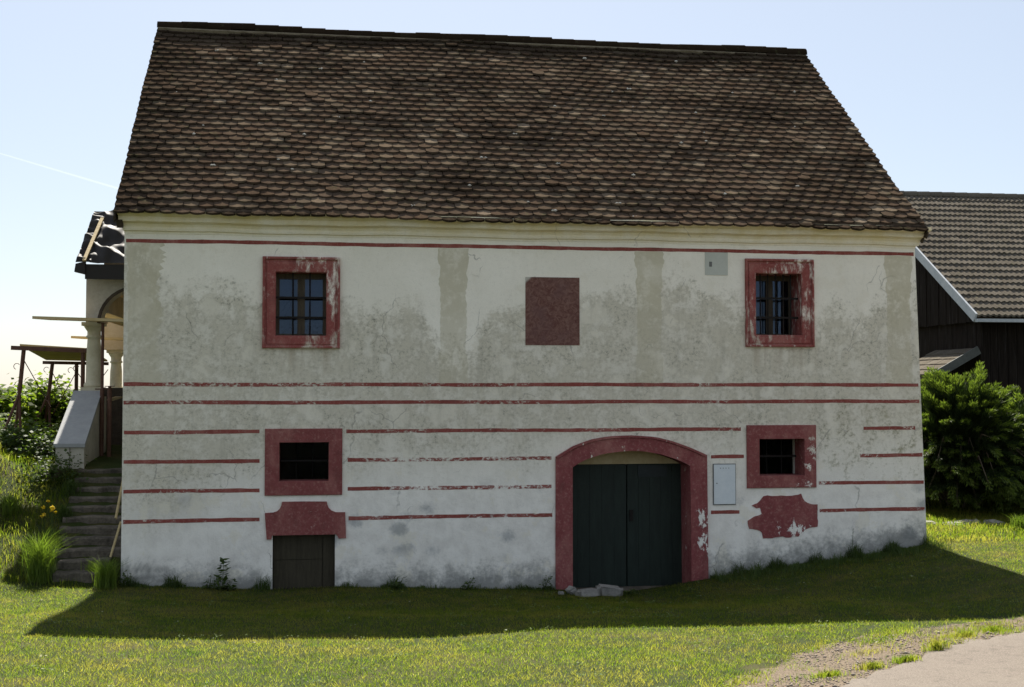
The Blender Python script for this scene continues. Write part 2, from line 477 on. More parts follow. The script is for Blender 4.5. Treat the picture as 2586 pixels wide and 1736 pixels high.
def mat_ground():
    t = NT('turf_soil')
    n = t.noise(1.3, 5, 0.65)
    n2 = t.noise(28, 5, 0.7)
    c = t.mix(t.step(n, 0.44, 0.64), (0.028, 0.040, 0.009), (0.060, 0.056, 0.020))
    c = t.mix(t.step(n2, 0.45, 0.7, 0, 0.6), c, (0.045, 0.05, 0.018))
    # bare gravelly soil beside the lane
    a = t.node('ShaderNodeAttribute', attribute_name='bare', attribute_type='GEOMETRY').outputs['Fac']
    f = t.step(t.m_('ADD', a, t.m_('MULTIPLY', t.m_('SUBTRACT', t.noise(3.5, 5, 0.65), 0.5), 1.5)), 0.40, 0.60)
    g = t.mix(t.step(t.noise(55, 4, 0.7), 0.35, 0.65), (0.085, 0.065, 0.045), (0.21, 0.165, 0.12))
    c = t.mix(f, c, g)
    t.pr(c, 0.95, t.bump(n2, 0.8, 0.02), 0.1)
    MAT['ground'] = t.m


mat_ground()


def mat_road():
    t = NT('worn_asphalt')
    n = t.noise(90, 4, 0.7)
    n2 = t.noise(1.5, 4, 0.6)
    c = t.mix(t.step(n, 0.3, 0.7), (0.085, 0.070, 0.056), (0.21, 0.176, 0.145))
    c = t.mix(t.step(n2, 0.4, 0.7, 0, 0.5), c, (0.175, 0.150, 0.122))
    c = t.mix(t.step(t.noise(7, 6, 0.75), 0.50, 0.68, 0, 0.5), c, (0.075, 0.062, 0.050))
    c = t.mix(t.step(t.noise(160, 2, 0.5), 0.60, 0.70, 0, 0.7), c, (0.30, 0.27, 0.23))
    t.pr(c, 0.9, t.bump(n, 0.7, 0.01), 0.2)
    MAT['road'] = t.m


mat_road()
simple('gravel_stone', 'pebble', (0.16, 0.13, 0.10), (0.34, 0.29, 0.235), 30, 0.9)


# ------------------------------------------------------------------ mesh helpers
def link(name, me, mat, parent=None):
    o = bpy.data.objects.new(name, me)
    COL.objects.link(o)
    if mat:
        if not me.materials:
            me.materials.append(MAT[mat] if isinstance(mat, str) else mat)
    if parent is not None:
        o.parent = parent
    return o


def tag(o, label=None, cat=None, group=None, kind=None):
    if label:
        o['label'] = label
    if cat:
        o['category'] = cat
    if group:
        o['group'] = group
    if kind:
        o['kind'] = kind
    return o


def thing(name, label, cat, group=None, loc=(0, 0, 0)):
    o = bpy.data.objects.new(name, None)
    COL.objects.link(o)
    o.empty_display_size = 0.2
    o.location = loc
    return tag(o, label, cat, group)


class MB:
    def __init__(self):
        self.v = []
        self.f = []

    def add(self, vs, fs):
        k = len(self.v)
        self.v += [tuple(p) for p in vs]
        self.f += [tuple(i + k for i in f) for f in fs]
        return self

    def box(self, x0, x1, y0, y1, z0, z1):
        return self.hexa([(x0, y0, z0), (x1, y0, z0), (x1, y1, z0), (x0, y1, z0), (x0, y0, z1), (x1, y0, z1), (x1, y1, z1), (x0, y1, z1)])

    def hexa(self, p):
        return self.add(p, [(3, 2, 1, 0), (4, 5, 6, 7), (0, 1, 5, 4), (1, 2, 6, 5), (2, 3, 7, 6), (3, 0, 4, 7)])

    def bar(self, a, b, r, n=8, r2=None, roll=0.0):
        a, b = Vector(a), Vector(b)
        d = (b - a).normalized()
        u = d.orthogonal().normalized()
        w = d.cross(u)
        r2 = r if r2 is None else r2
        vs = []
        for c, rr in ((a, r), (b, r2)):
            for i in range(n):
                t = 2 * math.pi * i / n + roll
                vs.append(c + (u * math.cos(t) + w * math.sin(t)) * rr)
        fs = [(i, (i + 1) % n, n + (i + 1) % n, n + i) for i in range(n)]
        fs += [tuple(range(n - 1, -1, -1)), tuple(range(n, 2 * n))]
        return self.add(vs, fs)

    def beam(self, a, b, w, h, up=(0, 0, 1)):
        a, b = Vector(a), Vector(b)
        d = (b - a).normalized()
        s = d.cross(Vector(up)).normalized() * w / 2
        u = s.cross(d).normalized() * h / 2
        return self.hexa([a - s - u, b - s - u, b + s - u, a + s - u, a - s + u, b - s + u, b + s + u, a + s + u])

    def lathe(self, c, prof, n=20):
        k = len(self.v)
        for r, z in prof:
            for i in range(n):
                t = 2 * math.pi * i / n
                self.v.append((c[0] + r * math.cos(t), c[1] + r * math.sin(t), c[2] + z))
        m = len(prof)
        for j in range(m - 1):
            for i in range(n):
                a = k + j * n + i
                b = k + j * n + (i + 1) % n
                self.f.append((a, b, b + n, a + n))
        self.f.append(tuple(k + i for i in range(n - 1, -1, -1)))
        self.f.append(tuple(k + (m - 1) * n + i for i in range(n)))
        return self

    def prism_y(self, outline, y0, y1):
        """closed outline of (x, z) extruded from y0 (front) to y1"""
        n = len(outline)
        tri = tessellate_polygon([[Vector((x, z, 0)) for x, z in outline]])
        vs = [(x, y0, z) for x, z in outline] + [(x, y1, z) for x, z in outline]
        fs = [t for t in tri] + [tuple(n + i for i in reversed(t)) for t in tri]
        fs += [(i, (i + 1) % n, n + (i + 1) % n, n + i) for i in range(n)]
        return self.add(vs, fs)

    def mesh(self, name, smooth=False):
        me = bpy.data.meshes.new(name)
        me.from_pydata(self.v, [], self.f)
        bm = bmesh.new()
        bm.from_mesh(me)
        bmesh.ops.recalc_face_normals(bm, faces=bm.faces)
        bm.to_mesh(me)
        bm.free()
        if smooth:
            me.shade_smooth()
        return me

    def build(self, name, mat, parent=None, smooth=False):
        return link(name, self.mesh(name, smooth), mat, parent)


def np_mesh(name, V, F, mat, smooth=False):
    """V (n,3), F (m,k) arrays"""
    me = bpy.data.meshes.new(name)
    k = F.shape[1]
    me.vertices.add(len(V))
    me.vertices.foreach_set('co', np.ascontiguousarray(V, dtype=np.float32).ravel())
    me.loops.add(F.size)
    me.loops.foreach_set('vertex_index', np.ascontiguousarray(F, dtype=np.int32).ravel())
    me.polygons.add(len(F))
    me.polygons.foreach_set('loop_start', np.arange(0, F.size, k, dtype=np.int32))
    me.polygons.foreach_set('loop_total', np.full(len(F), k, dtype=np.int32))
    me.update(calc_edges=True)
    if smooth:
        me.shade_smooth()
    if mat:
        me.materials.append(MAT[mat])
    return me


# ------------------------------------------------------------------ ground
HX0, HX1, HY1 = 0.0, 11.0, 8.5
GXS = [-30, -3, 0, 1.9, 2.8, 5.7, 6.8, 7.9, 9.07, 10.4, 11.17, 13, 30]
GZS = [0.25, 0.25, 0.15, 0.05, 0.065, -0.04, -0.09, 0.06, 0.20, 0.35, 0.47, 0.50, 0.6]


def sm01(v):
    v = np.clip(v, 0, 1)
    return v * v * (3 - 2 * v)


ROAD = [(2.4, -10.6), (4.9, -9.2), (6.46, -7.97), (7.13, -7.33), (7.84, -6.68), (8.34, -6.34), (9.19, -5.74), (11.3, -4.5), (14, -2.8), (18, -1.6), (40, 3)]
GRAV = [(2.2, -10.5), (4.4, -9.0), (5.5, -7.95), (6.3, -7.0), (6.73, -6.44), (7.29, -6.11), (8.02, -5.66), (8.78, -5.19), (9.69, -4.91), (11.4, -3.9), (14, -2.4), (18, -1.2), (40, 3.4)]


def road_y(x):
    return np.interp(x, [p[0] for p in ROAD], [p[1] for p in ROAD])


def grav_y(x):
    return np.interp(x, [p[0] for p in GRAV], [p[1] for p in GRAV])


def G(x, y):
    x = np.asarray(x, float)
    y = np.asarray(y, float)
    base = np.interp(x, GXS, GZS)
    lawn = 0.05 + 0.055 * np.clip(-y, 0, 17) + 0.10 * sm01((2.0 - x) / 2.5) + 0.15 * sm01((x - 9.3) / 2.2)
    f = sm01(-y / (3.8 + 3.2 * sm01((x - 8.0) / 2.5)))
    front = base * (1 - f) + lawn * f
    bank = base + 0.43 * np.clip(y + 0.15, 0, 3.15) + 0.05 * np.clip(y - 3, 0, 12)
    right = base + 0.02 * np.clip(y, 0, 3) + 0.12 * np.clip(y - 3.5, 0, 7)
    back = np.where(x < 5.5, bank, right)
    z = np.where(y > -0.15, np.where((x > 0) & (x < 11.1), base, back), front)
    # the bank left of the stairs starts a little before the facade line
    lf = sm01((-x - 0.9) / 1.5)
    z = np.where((x < -0.9) & (y > -2.0), np.maximum(z, base + lf * 0.43 * np.clip((y + 0.9), 0, 3.9) * sm01((y + 1.2) / 1.2) * np.where(y > 3, 0, 1)), z)
    z = np.where((y > 8.7) & (x >= 5.5) & (x < 11.1), 1.2, z)
    z = z + 0.02 * np.sin(x * 1.7 + y * 0.9) * np.sin(y * 1.3 - x * 0.4) * (np.abs(x - 5.5) < 5.6) * (y < -1.0)
    return z


def g1(x, y):
    return float(G(x, y))


xs = np.unique(np.concatenate([np.linspace(-400, -8, 14), np.arange(-8, 0, 0.25), [-0.06, 0.06], np.arange(0.25, 11, 0.25), [11.0, 11.2], np.arange(11.4, 20, 0.25), np.linspace(20, 400, 14)]))
ys = np.unique(np.concatenate([np.linspace(-120, -20, 8), np.arange(-20, -9, 0.5), np.arange(-9, -0.1, 0.2), [-0.05, 0.1], np.arange(0.3, 9, 0.25), [8.65, 8.75], np.arange(9, 20, 0.6), np.linspace(20, 600, 14)]))
GX, GY = np.meshgrid(xs, ys)
GZ = G(GX, GY)
inside = (GX > 0.02) & (GX < 11.15) & (GY > 0.05) & (GY < 8.7)
GZ[inside] = -0.3
V = np.stack([GX.ravel(), GY.ravel(), GZ.ravel()], 1)
nx, ny = len(xs), len(ys)
ii, jj = np.meshgrid(np.arange(nx - 1), np.arange(ny - 1))
a = (jj * nx + ii).ravel()
F = np.stack([a, a + 1, a + 1 + nx, a + nx], 1)
me = np_mesh('ground', V, F, 'ground', True)
gy, ry = grav_y(V[:, 0]), road_y(V[:, 0])
bare = np.clip(1 - (V[:, 1] - gy) / 0.25, 0, 1) * (V[:, 1] > ry - 0.6) * 0.85
bare[(V[:, 0] < 2.0)] = 0
at = me.attributes.new('bare', 'FLOAT', 'POINT')
at.data.foreach_set('value', bare.astype(np.float32))
tag(link('ground', me, None), kind='structure')

# the lane: a sheet a few millimetres above the ground with a ragged edge
rx = np.concatenate([np.arange(2.4, 14, 0.12), np.linspace(14, 40, 14)])
rows = []
for k, off in enumerate([0.0, 0.25, 0.6, 1.2, 2.0, 3.2, 4.5]):
    e = road_y(rx) + (rng.normal(0, 0.055, len(rx)) if k == 0 else 0) - off * 1.15
    xx = rx + off * 0.35
    rows.append(np.stack([xx, e, G(xx, e) + (0.006 if k == 0 else 0.02)], 1))
RV = np.concatenate(rows)
n = len(rx)
RF = np.array([(k * n + i, (k + 1) * n + i, (k + 1) * n + i + 1, k * n + i + 1) for k in range(6) for i in range(n - 1)])
me = np_mesh('lane', RV, RF[:, ::-1], 'road', True)
tag(link('lane', me, None), kind='structure')

# ------------------------------------------------------------------ the house
house = thing('plastered_house', 'old whitewashed two-storey house with red painted lines and a steep tiled roof', 'house')
BAT = 0.032


def xr(z):                      # the right corner leans outwards towards the foot
    return 11.0 + BAT * (5.0 - z)


ARCH_OUT = [(5.726, -0.4), (5.726, 1.758), (5.815, 1.812), (5.978, 1.907), (6.222, 1.992), (6.468, 2.034), (6.798, 2.045), (7.129, 2.022), (7.379, 1.961), (7.629, 1.870), (7.872, 1.764), (7.885, -0.4)]
ARCH_IN = [(5.961, -0.4), (5.961, 1.613), (6.05, 1.670), (6.14, 1.714), (6.386, 1.792), (6.632, 1.822), (6.797, 1.832), (6.962, 1.824), (7.211, 1.780), (7.427, 1.711), (7.53, 1.668), (7.628, 1.612), (7.640, -0.4)]
WIN = {  # name: outer frame, opening
    'ul': ((1.775, 2.793, 3.226, 4.442), (1.948, 2.611, 3.395, 4.237)),
    'ur': ((8.447, 9.457, 3.277, 4.520), (8.603, 9.277, 3.447, 4.314)),
    'll': ((1.820, 2.833, 1.279, 2.160), (2.008, 2.654, 1.464, 1.975)),
    'lr': ((8.455, 9.476, 1.295, 2.176), (8.640, 9.302, 1.468, 1.979))}
CELLAR = (1.926, 2.743, -0.4, 0.756)
ZT = 5.0

outer = [(0, -0.5), (xr(-0.5), -0.5), (xr(ZT), ZT), (0, ZT)]
# the front sheet: outer polygon with the gate as a notch and the windows as holes
notch = [(0, -0.5), (CELLAR[0], -0.5), (CELLAR[0], CELLAR[3]), (CELLAR[1], CELLAR[3]), (CELLAR[1], -0.5), (5.80, -0.5)] + [(5.80, 1.72)] + [(x + (6.8 - x) * 0.06, z - 0.06) for x, z in ARCH_OUT[2:-2]] + [(7.80, 1.70), (7.81, -0.5), (xr(-0.5), -0.5), (xr(ZT), ZT), (0, ZT)]
holes = []
for k, (o_, i_) in WIN.items():
    x0, x1, z0, z1 = i_
    e = 0.03
    holes.append([(x0 - e, z0 - e), (x0 - e, z1 + e), (x1 + e, z1 + e), (x1 + e, z0 - e)])
polys = [notch] + holes
flat = [p for pl in polys for p in pl]
tris = tessellate_polygon([[Vector((x, z, 0)) for x, z in pl] for pl in polys])
wall = MB()
wall.add([(x, 0.0, z) for x, z in flat], tris)
k = 0
for pl in polys:                 # reveals
    n = len(pl)
    rng_i = range(n)
    for i in rng_i:
        p, q = pl[i], pl[(i + 1) % n]
        if pl is notch and (p[1] == -0.5 and q[1] == -0.5 or p[1] >= ZT or (p[0] < 0.01 and q[0] < 0.01) or (p[0] > 10.9)):
            continue
        wall.add([(p[0], 0, p[1]), (q[0], 0, q[1]), (q[0], 0.5, q[1]), (p[0], 0.5, p[1])], [(0, 1, 2, 3)])
wall.build('front_wall', 'plaster', house)
ZR = 8.60
RY = 4.249
w2 = MB()                        # gable and back walls
zb = 5.0 - 0.0
w2.add([(0, 0, -0.5), (0, HY1, -0.5), (0, HY1, 5.0), (0, RY, ZR - 0.12), (0, 0, 5.0)], [(0, 1, 2, 3, 4)])
w2.add([(xr(-0.5), 0, -0.5), (xr(-0.5), HY1, -0.5), (11, HY1, 5.0), (11, RY, ZR - 0.12), (11, 0, 5.0)], [(0, 1, 2, 3, 4)])
w2.add([(0, HY1, -0.5), (xr(-0.5), HY1, -0.5), (11, HY1, 5.0), (0, HY1, 5.0)], [(0, 1, 2, 3)])
w2.build('rear_walls', 'plaster', house)
fl = MB()
fl.box(0.05, 10.9, 0.55, HY1 - 0.05, 2.6, 2.75)
fl.box(0.05, 10.9, 0.55, HY1 - 0.05, 4.98, 5.05)
fl.build('floor_slab', 'dark', house)

# cornice under the eaves, returned at both ends
prof = [(0.0, 4.71), (0.008, 4.72), (0.012, 4.745), (0.050, 4.750), (0.060, 4.775), (0.062, 4.80), (0.085, 4.835), (0.120, 4.850), (0.155, 4.856), (0.165, 4.875), (0.165, 4.92), (0.215, 4.955), (0.215, 5.0), (0.0, 5.0)]
cn = MB()
npf = len(prof)
ends = []
stations = np.linspace(0, 1, 40)
for s in stations:
    for d, z in prof:
        x0 = -d * 0.35
        x1 = xr(z) + d * 0.75
        wob = 0.006 * math.sin(s * 23) + 0.004 * math.sin(s * 61 + 1)
        cn.v.append((x0 + (x1 - x0) * s, -d + 0.001, z + wob))
for j in range(len(stations) - 1):
    for i in range(npf - 1):
        b = j * npf + i
        cn.f.append((b, b + 1, b + 1 + npf, b + npf))
for j in (0, len(stations) - 1):
    cn.f.append(tuple(j * npf + i for i in range(npf)))
cn.build('cornice', 'plaster', house)

# painted red lines, thin coats of paint standing just proud of the plaster
ZS = [4.626, 2.744, 2.508, 2.122, 1.738, 1.353, 0.966]
SPANS = [[(0.02, 10.99)], [(0.01, 11.04)], [(0.01, 11.05)],
         [(0.02, 1.748), (2.885, 8.375), (10.198, 10.985)],
         [(0.02, 1.751), (2.904, 5.671), (7.938, 8.417), (10.141, 11.09)],
         [(0.02, 1.753), (2.906, 5.670), (9.52, 11.105)],
         [(0.02, 1.756), (2.919, 5.682), (7.933, 8.347), (9.529, 11.115)]]
for z, sp in zip(ZS, SPANS):
    for a_, b_ in sp:
        st = MB()
        m = max(3, int((b_ - a_) / 0.12))
        up = []
        lo = []
        for i in range(m + 1):
            x = a_ + (b_ - a_) * i / m
            wv = 0.003 * math.sin(x * 2.1 + z * 5) + random.uniform(-0.002, 0.002)
            h = 0.025 + random.uniform(-0.003, 0.003)
            up.append((x, -0.002, z + wv + h))
            lo.append((x, -0.002, z + wv - h))
        vs = lo + up + [(x, 0.0, z_) for x, _, z_ in lo] + [(x, 0.0, z_) for x, _, z_ in up]
        fs = []
        n = m + 1
        for i in range(m):
            fs += [(i, i + 1, n + i + 1, n + i), (i + 1, i, 2 * n + i, 2 * n + i + 1), (n + i, n + i + 1, 3 * n + i + 1, 3 * n + i)]
        st.add(vs, fs).build('painted_line', 'stripe_top' if z > 4 else 'stripe', house)

def resample(pl, n):
    d = [0]
    for p, q in zip(pl, pl[1:]):
        d.append(d[-1] + math.dist(p, q))
    tt = np.linspace(0, d[-1], n)
    return list(zip(np.interp(tt, d, [p[0] for p in pl]), np.interp(tt, d, [p[1] for p in pl])))


# grey painted pilasters between the lines
for xa, xb in ((0.045, 0.46), (4.132, 4.503), (6.875, 7.24), (10.563, 10.939)):
    e = 0.028
    z0, z1 = 2.772, 4.598
    left = [(xa - 0.01, z0), (xa - 0.012, z0 + 0.36), (xa + 0.012, z0 + 0.40), (xa + 0.008, z1 - 0.55), (xa - 0.012, z1 - 0.50), (xa - 0.010, z1 - 0.40), (xa + 0.012, z1 - 0.36), (xa + 0.01, z1 - 0.30), (xa - 0.005, z1 - 0.22), (xa - e, z1 - 0.17), (xa - e - 0.006, z1 - 0.12), (xa - e + 0.008, z1 - 0.09), (xa - e + 0.004, z1)]
    right = [(xb + (xa - x), z) for x, z in reversed(left)]
    amp = 0.045 if xa < 1 else 0.010
    right = [(x + amp * (math.sin(z * 9) * 0.6 + random.uniform(-1, 1)), z) for x, z in resample(right, 60)]
    left = [(x + 0.008 * random.uniform(-1, 1), z) for x, z in resample(left, 60)]
    MB().prism_y(left + right, -0.0012, 0.0002).build('painted_pilaster', 'pilaster', house)


# windows -----------------------------------------------------------
def ring(x0, x1, z0, z1, prof, mat, name, parent):
    """mitred frame: prof = list of (inset, y)"""
    mb = MB()
    n = len(prof)
    for ins, y in prof:
        mb.v += [(x0 + ins, y, z0 + ins), (x1 - ins, y, z0 + ins), (x1 - ins, y, z1 - ins), (x0 + ins, y, z1 - ins)]
    for i in range(n - 1):
        for c in range(4):
            a_, b_ = i * 4 + c, i * 4 + (c + 1) % 4
            mb.f.append((a_, b_, b_ + 4, a_ + 4))
    return mb.build(name, mat, parent)


def frame_rect(outer_, inner_, prof_frac, mat, parent, name='window_surround'):
    """like ring, but each side has its own width"""
    mb = MB()
    for f, y in prof_frac:
        g = [outer_[i] + (inner_[i] - outer_[i]) * f for i in range(4)]
        mb.v += [(g[0], y, g[2]), (g[1], y, g[2]), (g[1], y, g[3]), (g[0], y, g[3])]
    for i in range(len(prof_frac) - 1):
        for c in range(4):
            a_, b_ = i * 4 + c, i * 4 + (c + 1) % 4
            mb.f.append((a_, b_, b_ + 4, a_ + 4))
    return mb.build(name, mat, parent)


def grille(parent, x0, x1, z0, z1, y, vx, hz, r=0.011):
    for f in vx:
        x = x0 + (x1 - x0) * f
        MB().bar((x, y, z0 - 0.02), (x, y, z1 + 0.02), r, 6).build('grille_bar', 'iron', parent)
    for f in hz:
        z = z1 - (z1 - z0) * f
        MB().box(x0 - 0.02, x1 + 0.02, y - 0.016, y - 0.008, z - 0.014, z + 0.014).build('grille_bar', 'iron', parent)


for key, depth in (('ul', 0.20), ('ur', 0.36)):
    o_, i_ = WIN[key]
    pr_ = [(0, 0.001), (0, -0.050), (0.10, -0.056), (0.16, -0.052), (0.20, -0.024), (0.30, -0.022), (0.34, -0.034), (0.94, -0.030), (1.0, -0.018), (1.0, depth + 0.06)]
    w = frame_rect(o_, i_, pr_, 'red_worn', house, 'window')
    x0, x1, z0, z1 = i_
    y = depth
    fr_ = MB()
    fw = 0.045
    fr_.box(x0, x0 + fw, y, y + 0.05, z0, z1)
    fr_.box(x1 - fw, x1, y, y + 0.05, z0, z1)
    fr_.box(x0 + fw, x1 - fw, y, y + 0.05, z1 - 0.075, z1)
    fr_.box(x0 + fw, x1 - fw, y, y + 0.05, z0, z0 + 0.03)
    fr_.build('sash_frame', 'window_wood', w)
    xm = (x0 + x1) / 2
    MB().box(xm - 0.05, xm + 0.05, y - 0.012, y + 0.045, z0 + 0.03, z1 - 0.075).build('mullion', 'window_wood', w)
    for a_, b_ in ((x0 + fw, xm - 0.05), (xm + 0.05, x1 - fw)):
        MB().box(a_, b_, y + 0.02, y + 0.026, z0 + 0.03, z1 - 0.075).build('pane', 'glass', w)
    grille(w, x0, x1, z0, z1, 0.08 if key == 'ul' else 0.12, (0.335, 0.675) if key == 'ul' else (0.17, 0.335, 0.51, 0.675, 0.84), (0.395, 0.71))
for key in ('ll', 'lr'):
    o_, i_ = WIN[key]
    pr_ = [(0, 0.001), (0, -0.024), (0.04, -0.028), (0.97, -0.028), (1.0, -0.02), (1.0, 0.34)]
    w = frame_rect(o_, i_, pr_, 'red', house, 'window')
    x0, x1, z0, z1 = i_
    grille(w, x0, x1, z0, z1, 0.30, (0.335, 0.67), (0.5,), 0.005)

# gate ---------------------------------------------------------------
gate = MB()
yf = -0.032


AO = [ARCH_OUT[0], (5.724, 0.6), (5.726, 1.2)] + [ARCH_OUT[1]] + resample(ARCH_OUT[1:-1], 25)[1:-1] + [ARCH_OUT[-2], (7.876, 1.2), (7.88, 0.6), ARCH_OUT[-1]]
AI = [ARCH_IN[0], (5.96, 0.6), (5.96, 1.2)] + [ARCH_IN[1]] + resample(ARCH_IN[1:-1], 25)[1:-1] + [ARCH_IN[-2], (7.633, 1.2), (7.637, 0.6), ARCH_IN[-1]]
n = len(AO)
lay = []
for L, y in ((AO, 0.001), (AO, yf), (AI, yf), (AI, 0.44)):
    lay.append(len(gate.v))
    gate.v += [(x, y, z) for x, z in L]
for a_, b_ in zip(lay, lay[1:]):
    for i in range(n - 1):
        gate.f.append((a_ + i, a_ + i + 1, b_ + i + 1, b_ + i))
arch = gate.build('gate_surround', 'red_flake', house)
mo = MB()                         # raised rim on the extrados
lay = []
for (sh, y) in ((0.0, yf), (0.0, yf - 0.022), (0.03, yf - 0.022), (0.036, yf)):
    lay.append(len(mo.v))
    for (x, z), (xi, zi) in zip(AO[3:-3], AI[3:-3]):
        f = sh / 0.23
        mo.v.append((x + (xi - x) * f, y, z + (zi - z) * f))
m = len(AO[3:-3])
for a_, b_ in zip(lay, lay[1:]):
    for i in range(m - 1):
        mo.f.append((a_ + i, a_ + i + 1, b_ + i + 1, b_ + i))
mo.build('arch_rim', 'red_flake', arch)
# tympanum above the leaves
ty = [(5.90, 1.625), (7.72, 1.625), (7.72, 1.86), (5.90, 1.86)]
MB().prism_y(ty, 0.415, 0.50).build('tympanum', 'tympanum', house)
DX0, DX1, DZ0, DZ1 = 5.94, 7.66, -0.3, 1.622
for li, (a_, b_) in enumerate(((DX0, 6.83), (6.845, DX1))):
    leaf = MB().box(a_, b_, 0.455, 0.50, DZ0, DZ1).build('gate_leaf', 'gate', house)
    w = (b_ - a_) / 5
    for i in range(5):
        MB().box(a_ + i * w + 0.0015, a_ + (i + 1) * w - 0.0015, 0.432 + random.uniform(0, 0.002), 0.4548, DZ0, DZ1 - 0.006).build('board', 'gate', leaf)
    if li == 1:
        MB().box(7.0, 7.42, 0.418, 0.4318, 1.44, 1.60).build('top_panel', 'gate_panel', leaf)
        MB().box(6.875, 6.925, 0.412, 0.4318, 0.82, 0.98).build('lock_plate', 'iron', leaf)
MB().box(5.90, 7.75, -0.02, 0.5, -0.35, -0.10).build('threshold', 'step_stone', house)

# cellar door with the scrolled red lintel ------------------------------
cd = MB().box(CELLAR[0] - 0.03, CELLAR[1] + 0.03, 0.155, 0.20, -0.4, 0.80).build('cellar_door', 'cellar', house)
w = (CELLAR[1] - CELLAR[0]) / 4
for (a_, b_, c_, d_) in ((1.94, 2.575, 0.418, 0.748), (1.94, 2.575, -0.3, 0.408), (2.585, 2.735, -0.3, 0.748)):
    MB().box(a_, b_, 0.135 + random.uniform(0, 0.006), 0.1545, c_, d_).build('board', 'cellar', cd)
cart = [(1.825, 1.051), (1.933, 1.057), (1.985, 1.073), (2.018, 1.105), (2.038, 1.150), (2.048, 1.196), (2.34, 1.197), (2.631, 1.192), (2.640, 1.15), (2.660, 1.105), (2.694, 1.072), (2.749, 1.049), (2.874, 1.047), (2.883, 0.85), (2.887, 0.704), (2.789, 0.702), (2.775, 0.735), (2.760, 0.757), (1.920, 0.757), (1.912, 0.706), (1.851, 0.704), (1.835, 0.90)]
MB().prism_y(cart, -0.03, 0.15).build('lintel', 'red', house)
# ragged red patch under the right window: the rest of a second lintel
patch = [(8.524, 1.052), (8.608, 1.083), (8.650, 1.12), (8.675, 1.153), (8.700, 1.18), (8.758, 1.192), (8.83, 1.180), (8.909, 1.182), (9.077, 1.18), (9.211, 1.194), (9.254, 1.209), (9.278, 1.145), (9.305, 1.105), (9.345, 1.08), (9.429, 1.055), (9.497, 1.054), (9.494, 0.742), (9.376, 0.728), (9.32, 0.705), (9.291, 0.682), (9.262, 0.64), (9.24, 0.619), (9.106, 0.598), (8.938, 0.609), (8.82, 0.59), (8.687, 0.589), (8.671, 0.669), (8.645, 0.695), (8.605, 0.71), (8.489, 0.728), (8.464, 0.839), (8.54, 0.885), (8.673, 0.931), (8.649, 1.019), (8.59, 1.012)]
rag = []
for p, q in zip(patch, patch[1:] + patch[:1]):
    rag.append(p)
    L = math.dist(p, q)
    if L > 0.06:
        for j in range(1, int(L / 0.035)):
            f = j / int(L / 0.035)
            rag.append((p[0] + (q[0] - p[0]) * f + random.uniform(-0.007, 0.007), p[1] + (q[1] - p[1]) * f + random.uniform(-0.007, 0.007)))
MB().prism_y(rag, -0.009, 0.0005).build('paint_remnant', 'red_flake', house)
MB().box(5.310, 6.066, -0.006, 0.001, 3.285, 4.219).build('painted_panel', 'plaque', house)
# cover plate and meter cabinet set into the wall
pl = MB().box(7.865, 8.197, -0.008, 0.001, 4.283, 4.602).build('cover_plate', 'plate', house)
MB().box(7.925, 7.965, -0.012, -0.0081, 4.40, 4.47).build('latch', 'rim', pl)
cb = MB().box(7.962, 8.292, -0.016, 0.001, 1.068, 1.641).build('meter_cabinet', 'rim', house)
MB().box(7.972, 8.282, -0.026, -0.0161, 1.080, 1.630).build('cabinet_door', 'cabinet', cb)
for i in range(4):
    MB().box(8.06 + i * 0.04, 8.072 + i * 0.04, -0.0285, -0.0261, 1.575, 1.585).build('vent_hole', 'rim', cb)
MB().bar((8.012, -0.034, 1.37), (8.012, -0.026, 1.37), 0.008, 8).build('cabinet_lock', 'rim', cb)

# roof -----------------------------------------------------------------
EY, EZ = -0.297, 4.895
NY, NZ = 4.249, 8.640
SL = math.hypot(NY - EY, NZ - EZ)
vdir = Vector((0, (NY - EY) / SL, (NZ - EZ) / SL))
ndir = Vector((0, -vdir.z, vdir.y))
X0, X1 = -0.107, 11.09


def rp(x, s, w):
    return Vector((x, EY, EZ)) + vdir * s + ndir * w


deck = MB()
deck.hexa([rp(X0 + .03, 0.24, -0.10), rp(X1 - .03, 0.24, -0.10), rp(X1 - .03, SL, -0.10), rp(X0 + .03, SL, -0.10), rp(X0 + .03, 0.24, -0.035), rp(X1 - .03, 0.24, -0.035), rp(X1 - .03, SL, -0.035), rp(X0 + .03, SL, -0.035)])
by = 2 * NY - EY
deck.hexa([(X0, by, EZ - 0.1), (X1, by, EZ - 0.1), (X1, NY, NZ - 0.1), (X0, NY, NZ - 0.1), (X0, by, EZ), (X1, by, EZ), (X1, NY, NZ), (X0, NY, NZ)])
roof = deck.build('roof', 'timber', house)
# barge boards along both verges and rafter ends at the corners
for x in (X0 + 0.012, X1 - 0.012):
    MB().beam(rp(x, 0.02, -0.055), rp(x, SL, -0.055), 0.02, 0.10, ndir).build('verge_board', 'timber', roof)
for x0_, x1_ in ((-0.085, -0.005), (11.06, 11.085)):
    MB().hexa([rp(x0_, 0.08, -0.22), rp(x1_, 0.08, -0.22), rp(x1_, 0.6, -0.22), rp(x0_, 0.6, -0.22), rp(x0_, 0.08, -0.10), rp(x1_, 0.08, -0.10), rp(x1_, 0.6, -0.10), rp(x0_, 0.6, -0.10)]).build('rafter_end', 'timber', roof)

TW, TL, TT = 0.193, 0.37, 0.030
EXPO = 0.166


def tile_outline(hw, seed):
    r = random.Random(seed)
    sag = 0.046 + r.uniform(-0.006, 0.006)
    pts = []
    for i in range(9):
        t = -1 + 2 * i / 8
        pts.append((hw * t, sag * t * t + (r.uniform(-0.003, 0.003))))
    pts += [(hw, TL), (-hw, TL)]
    return pts


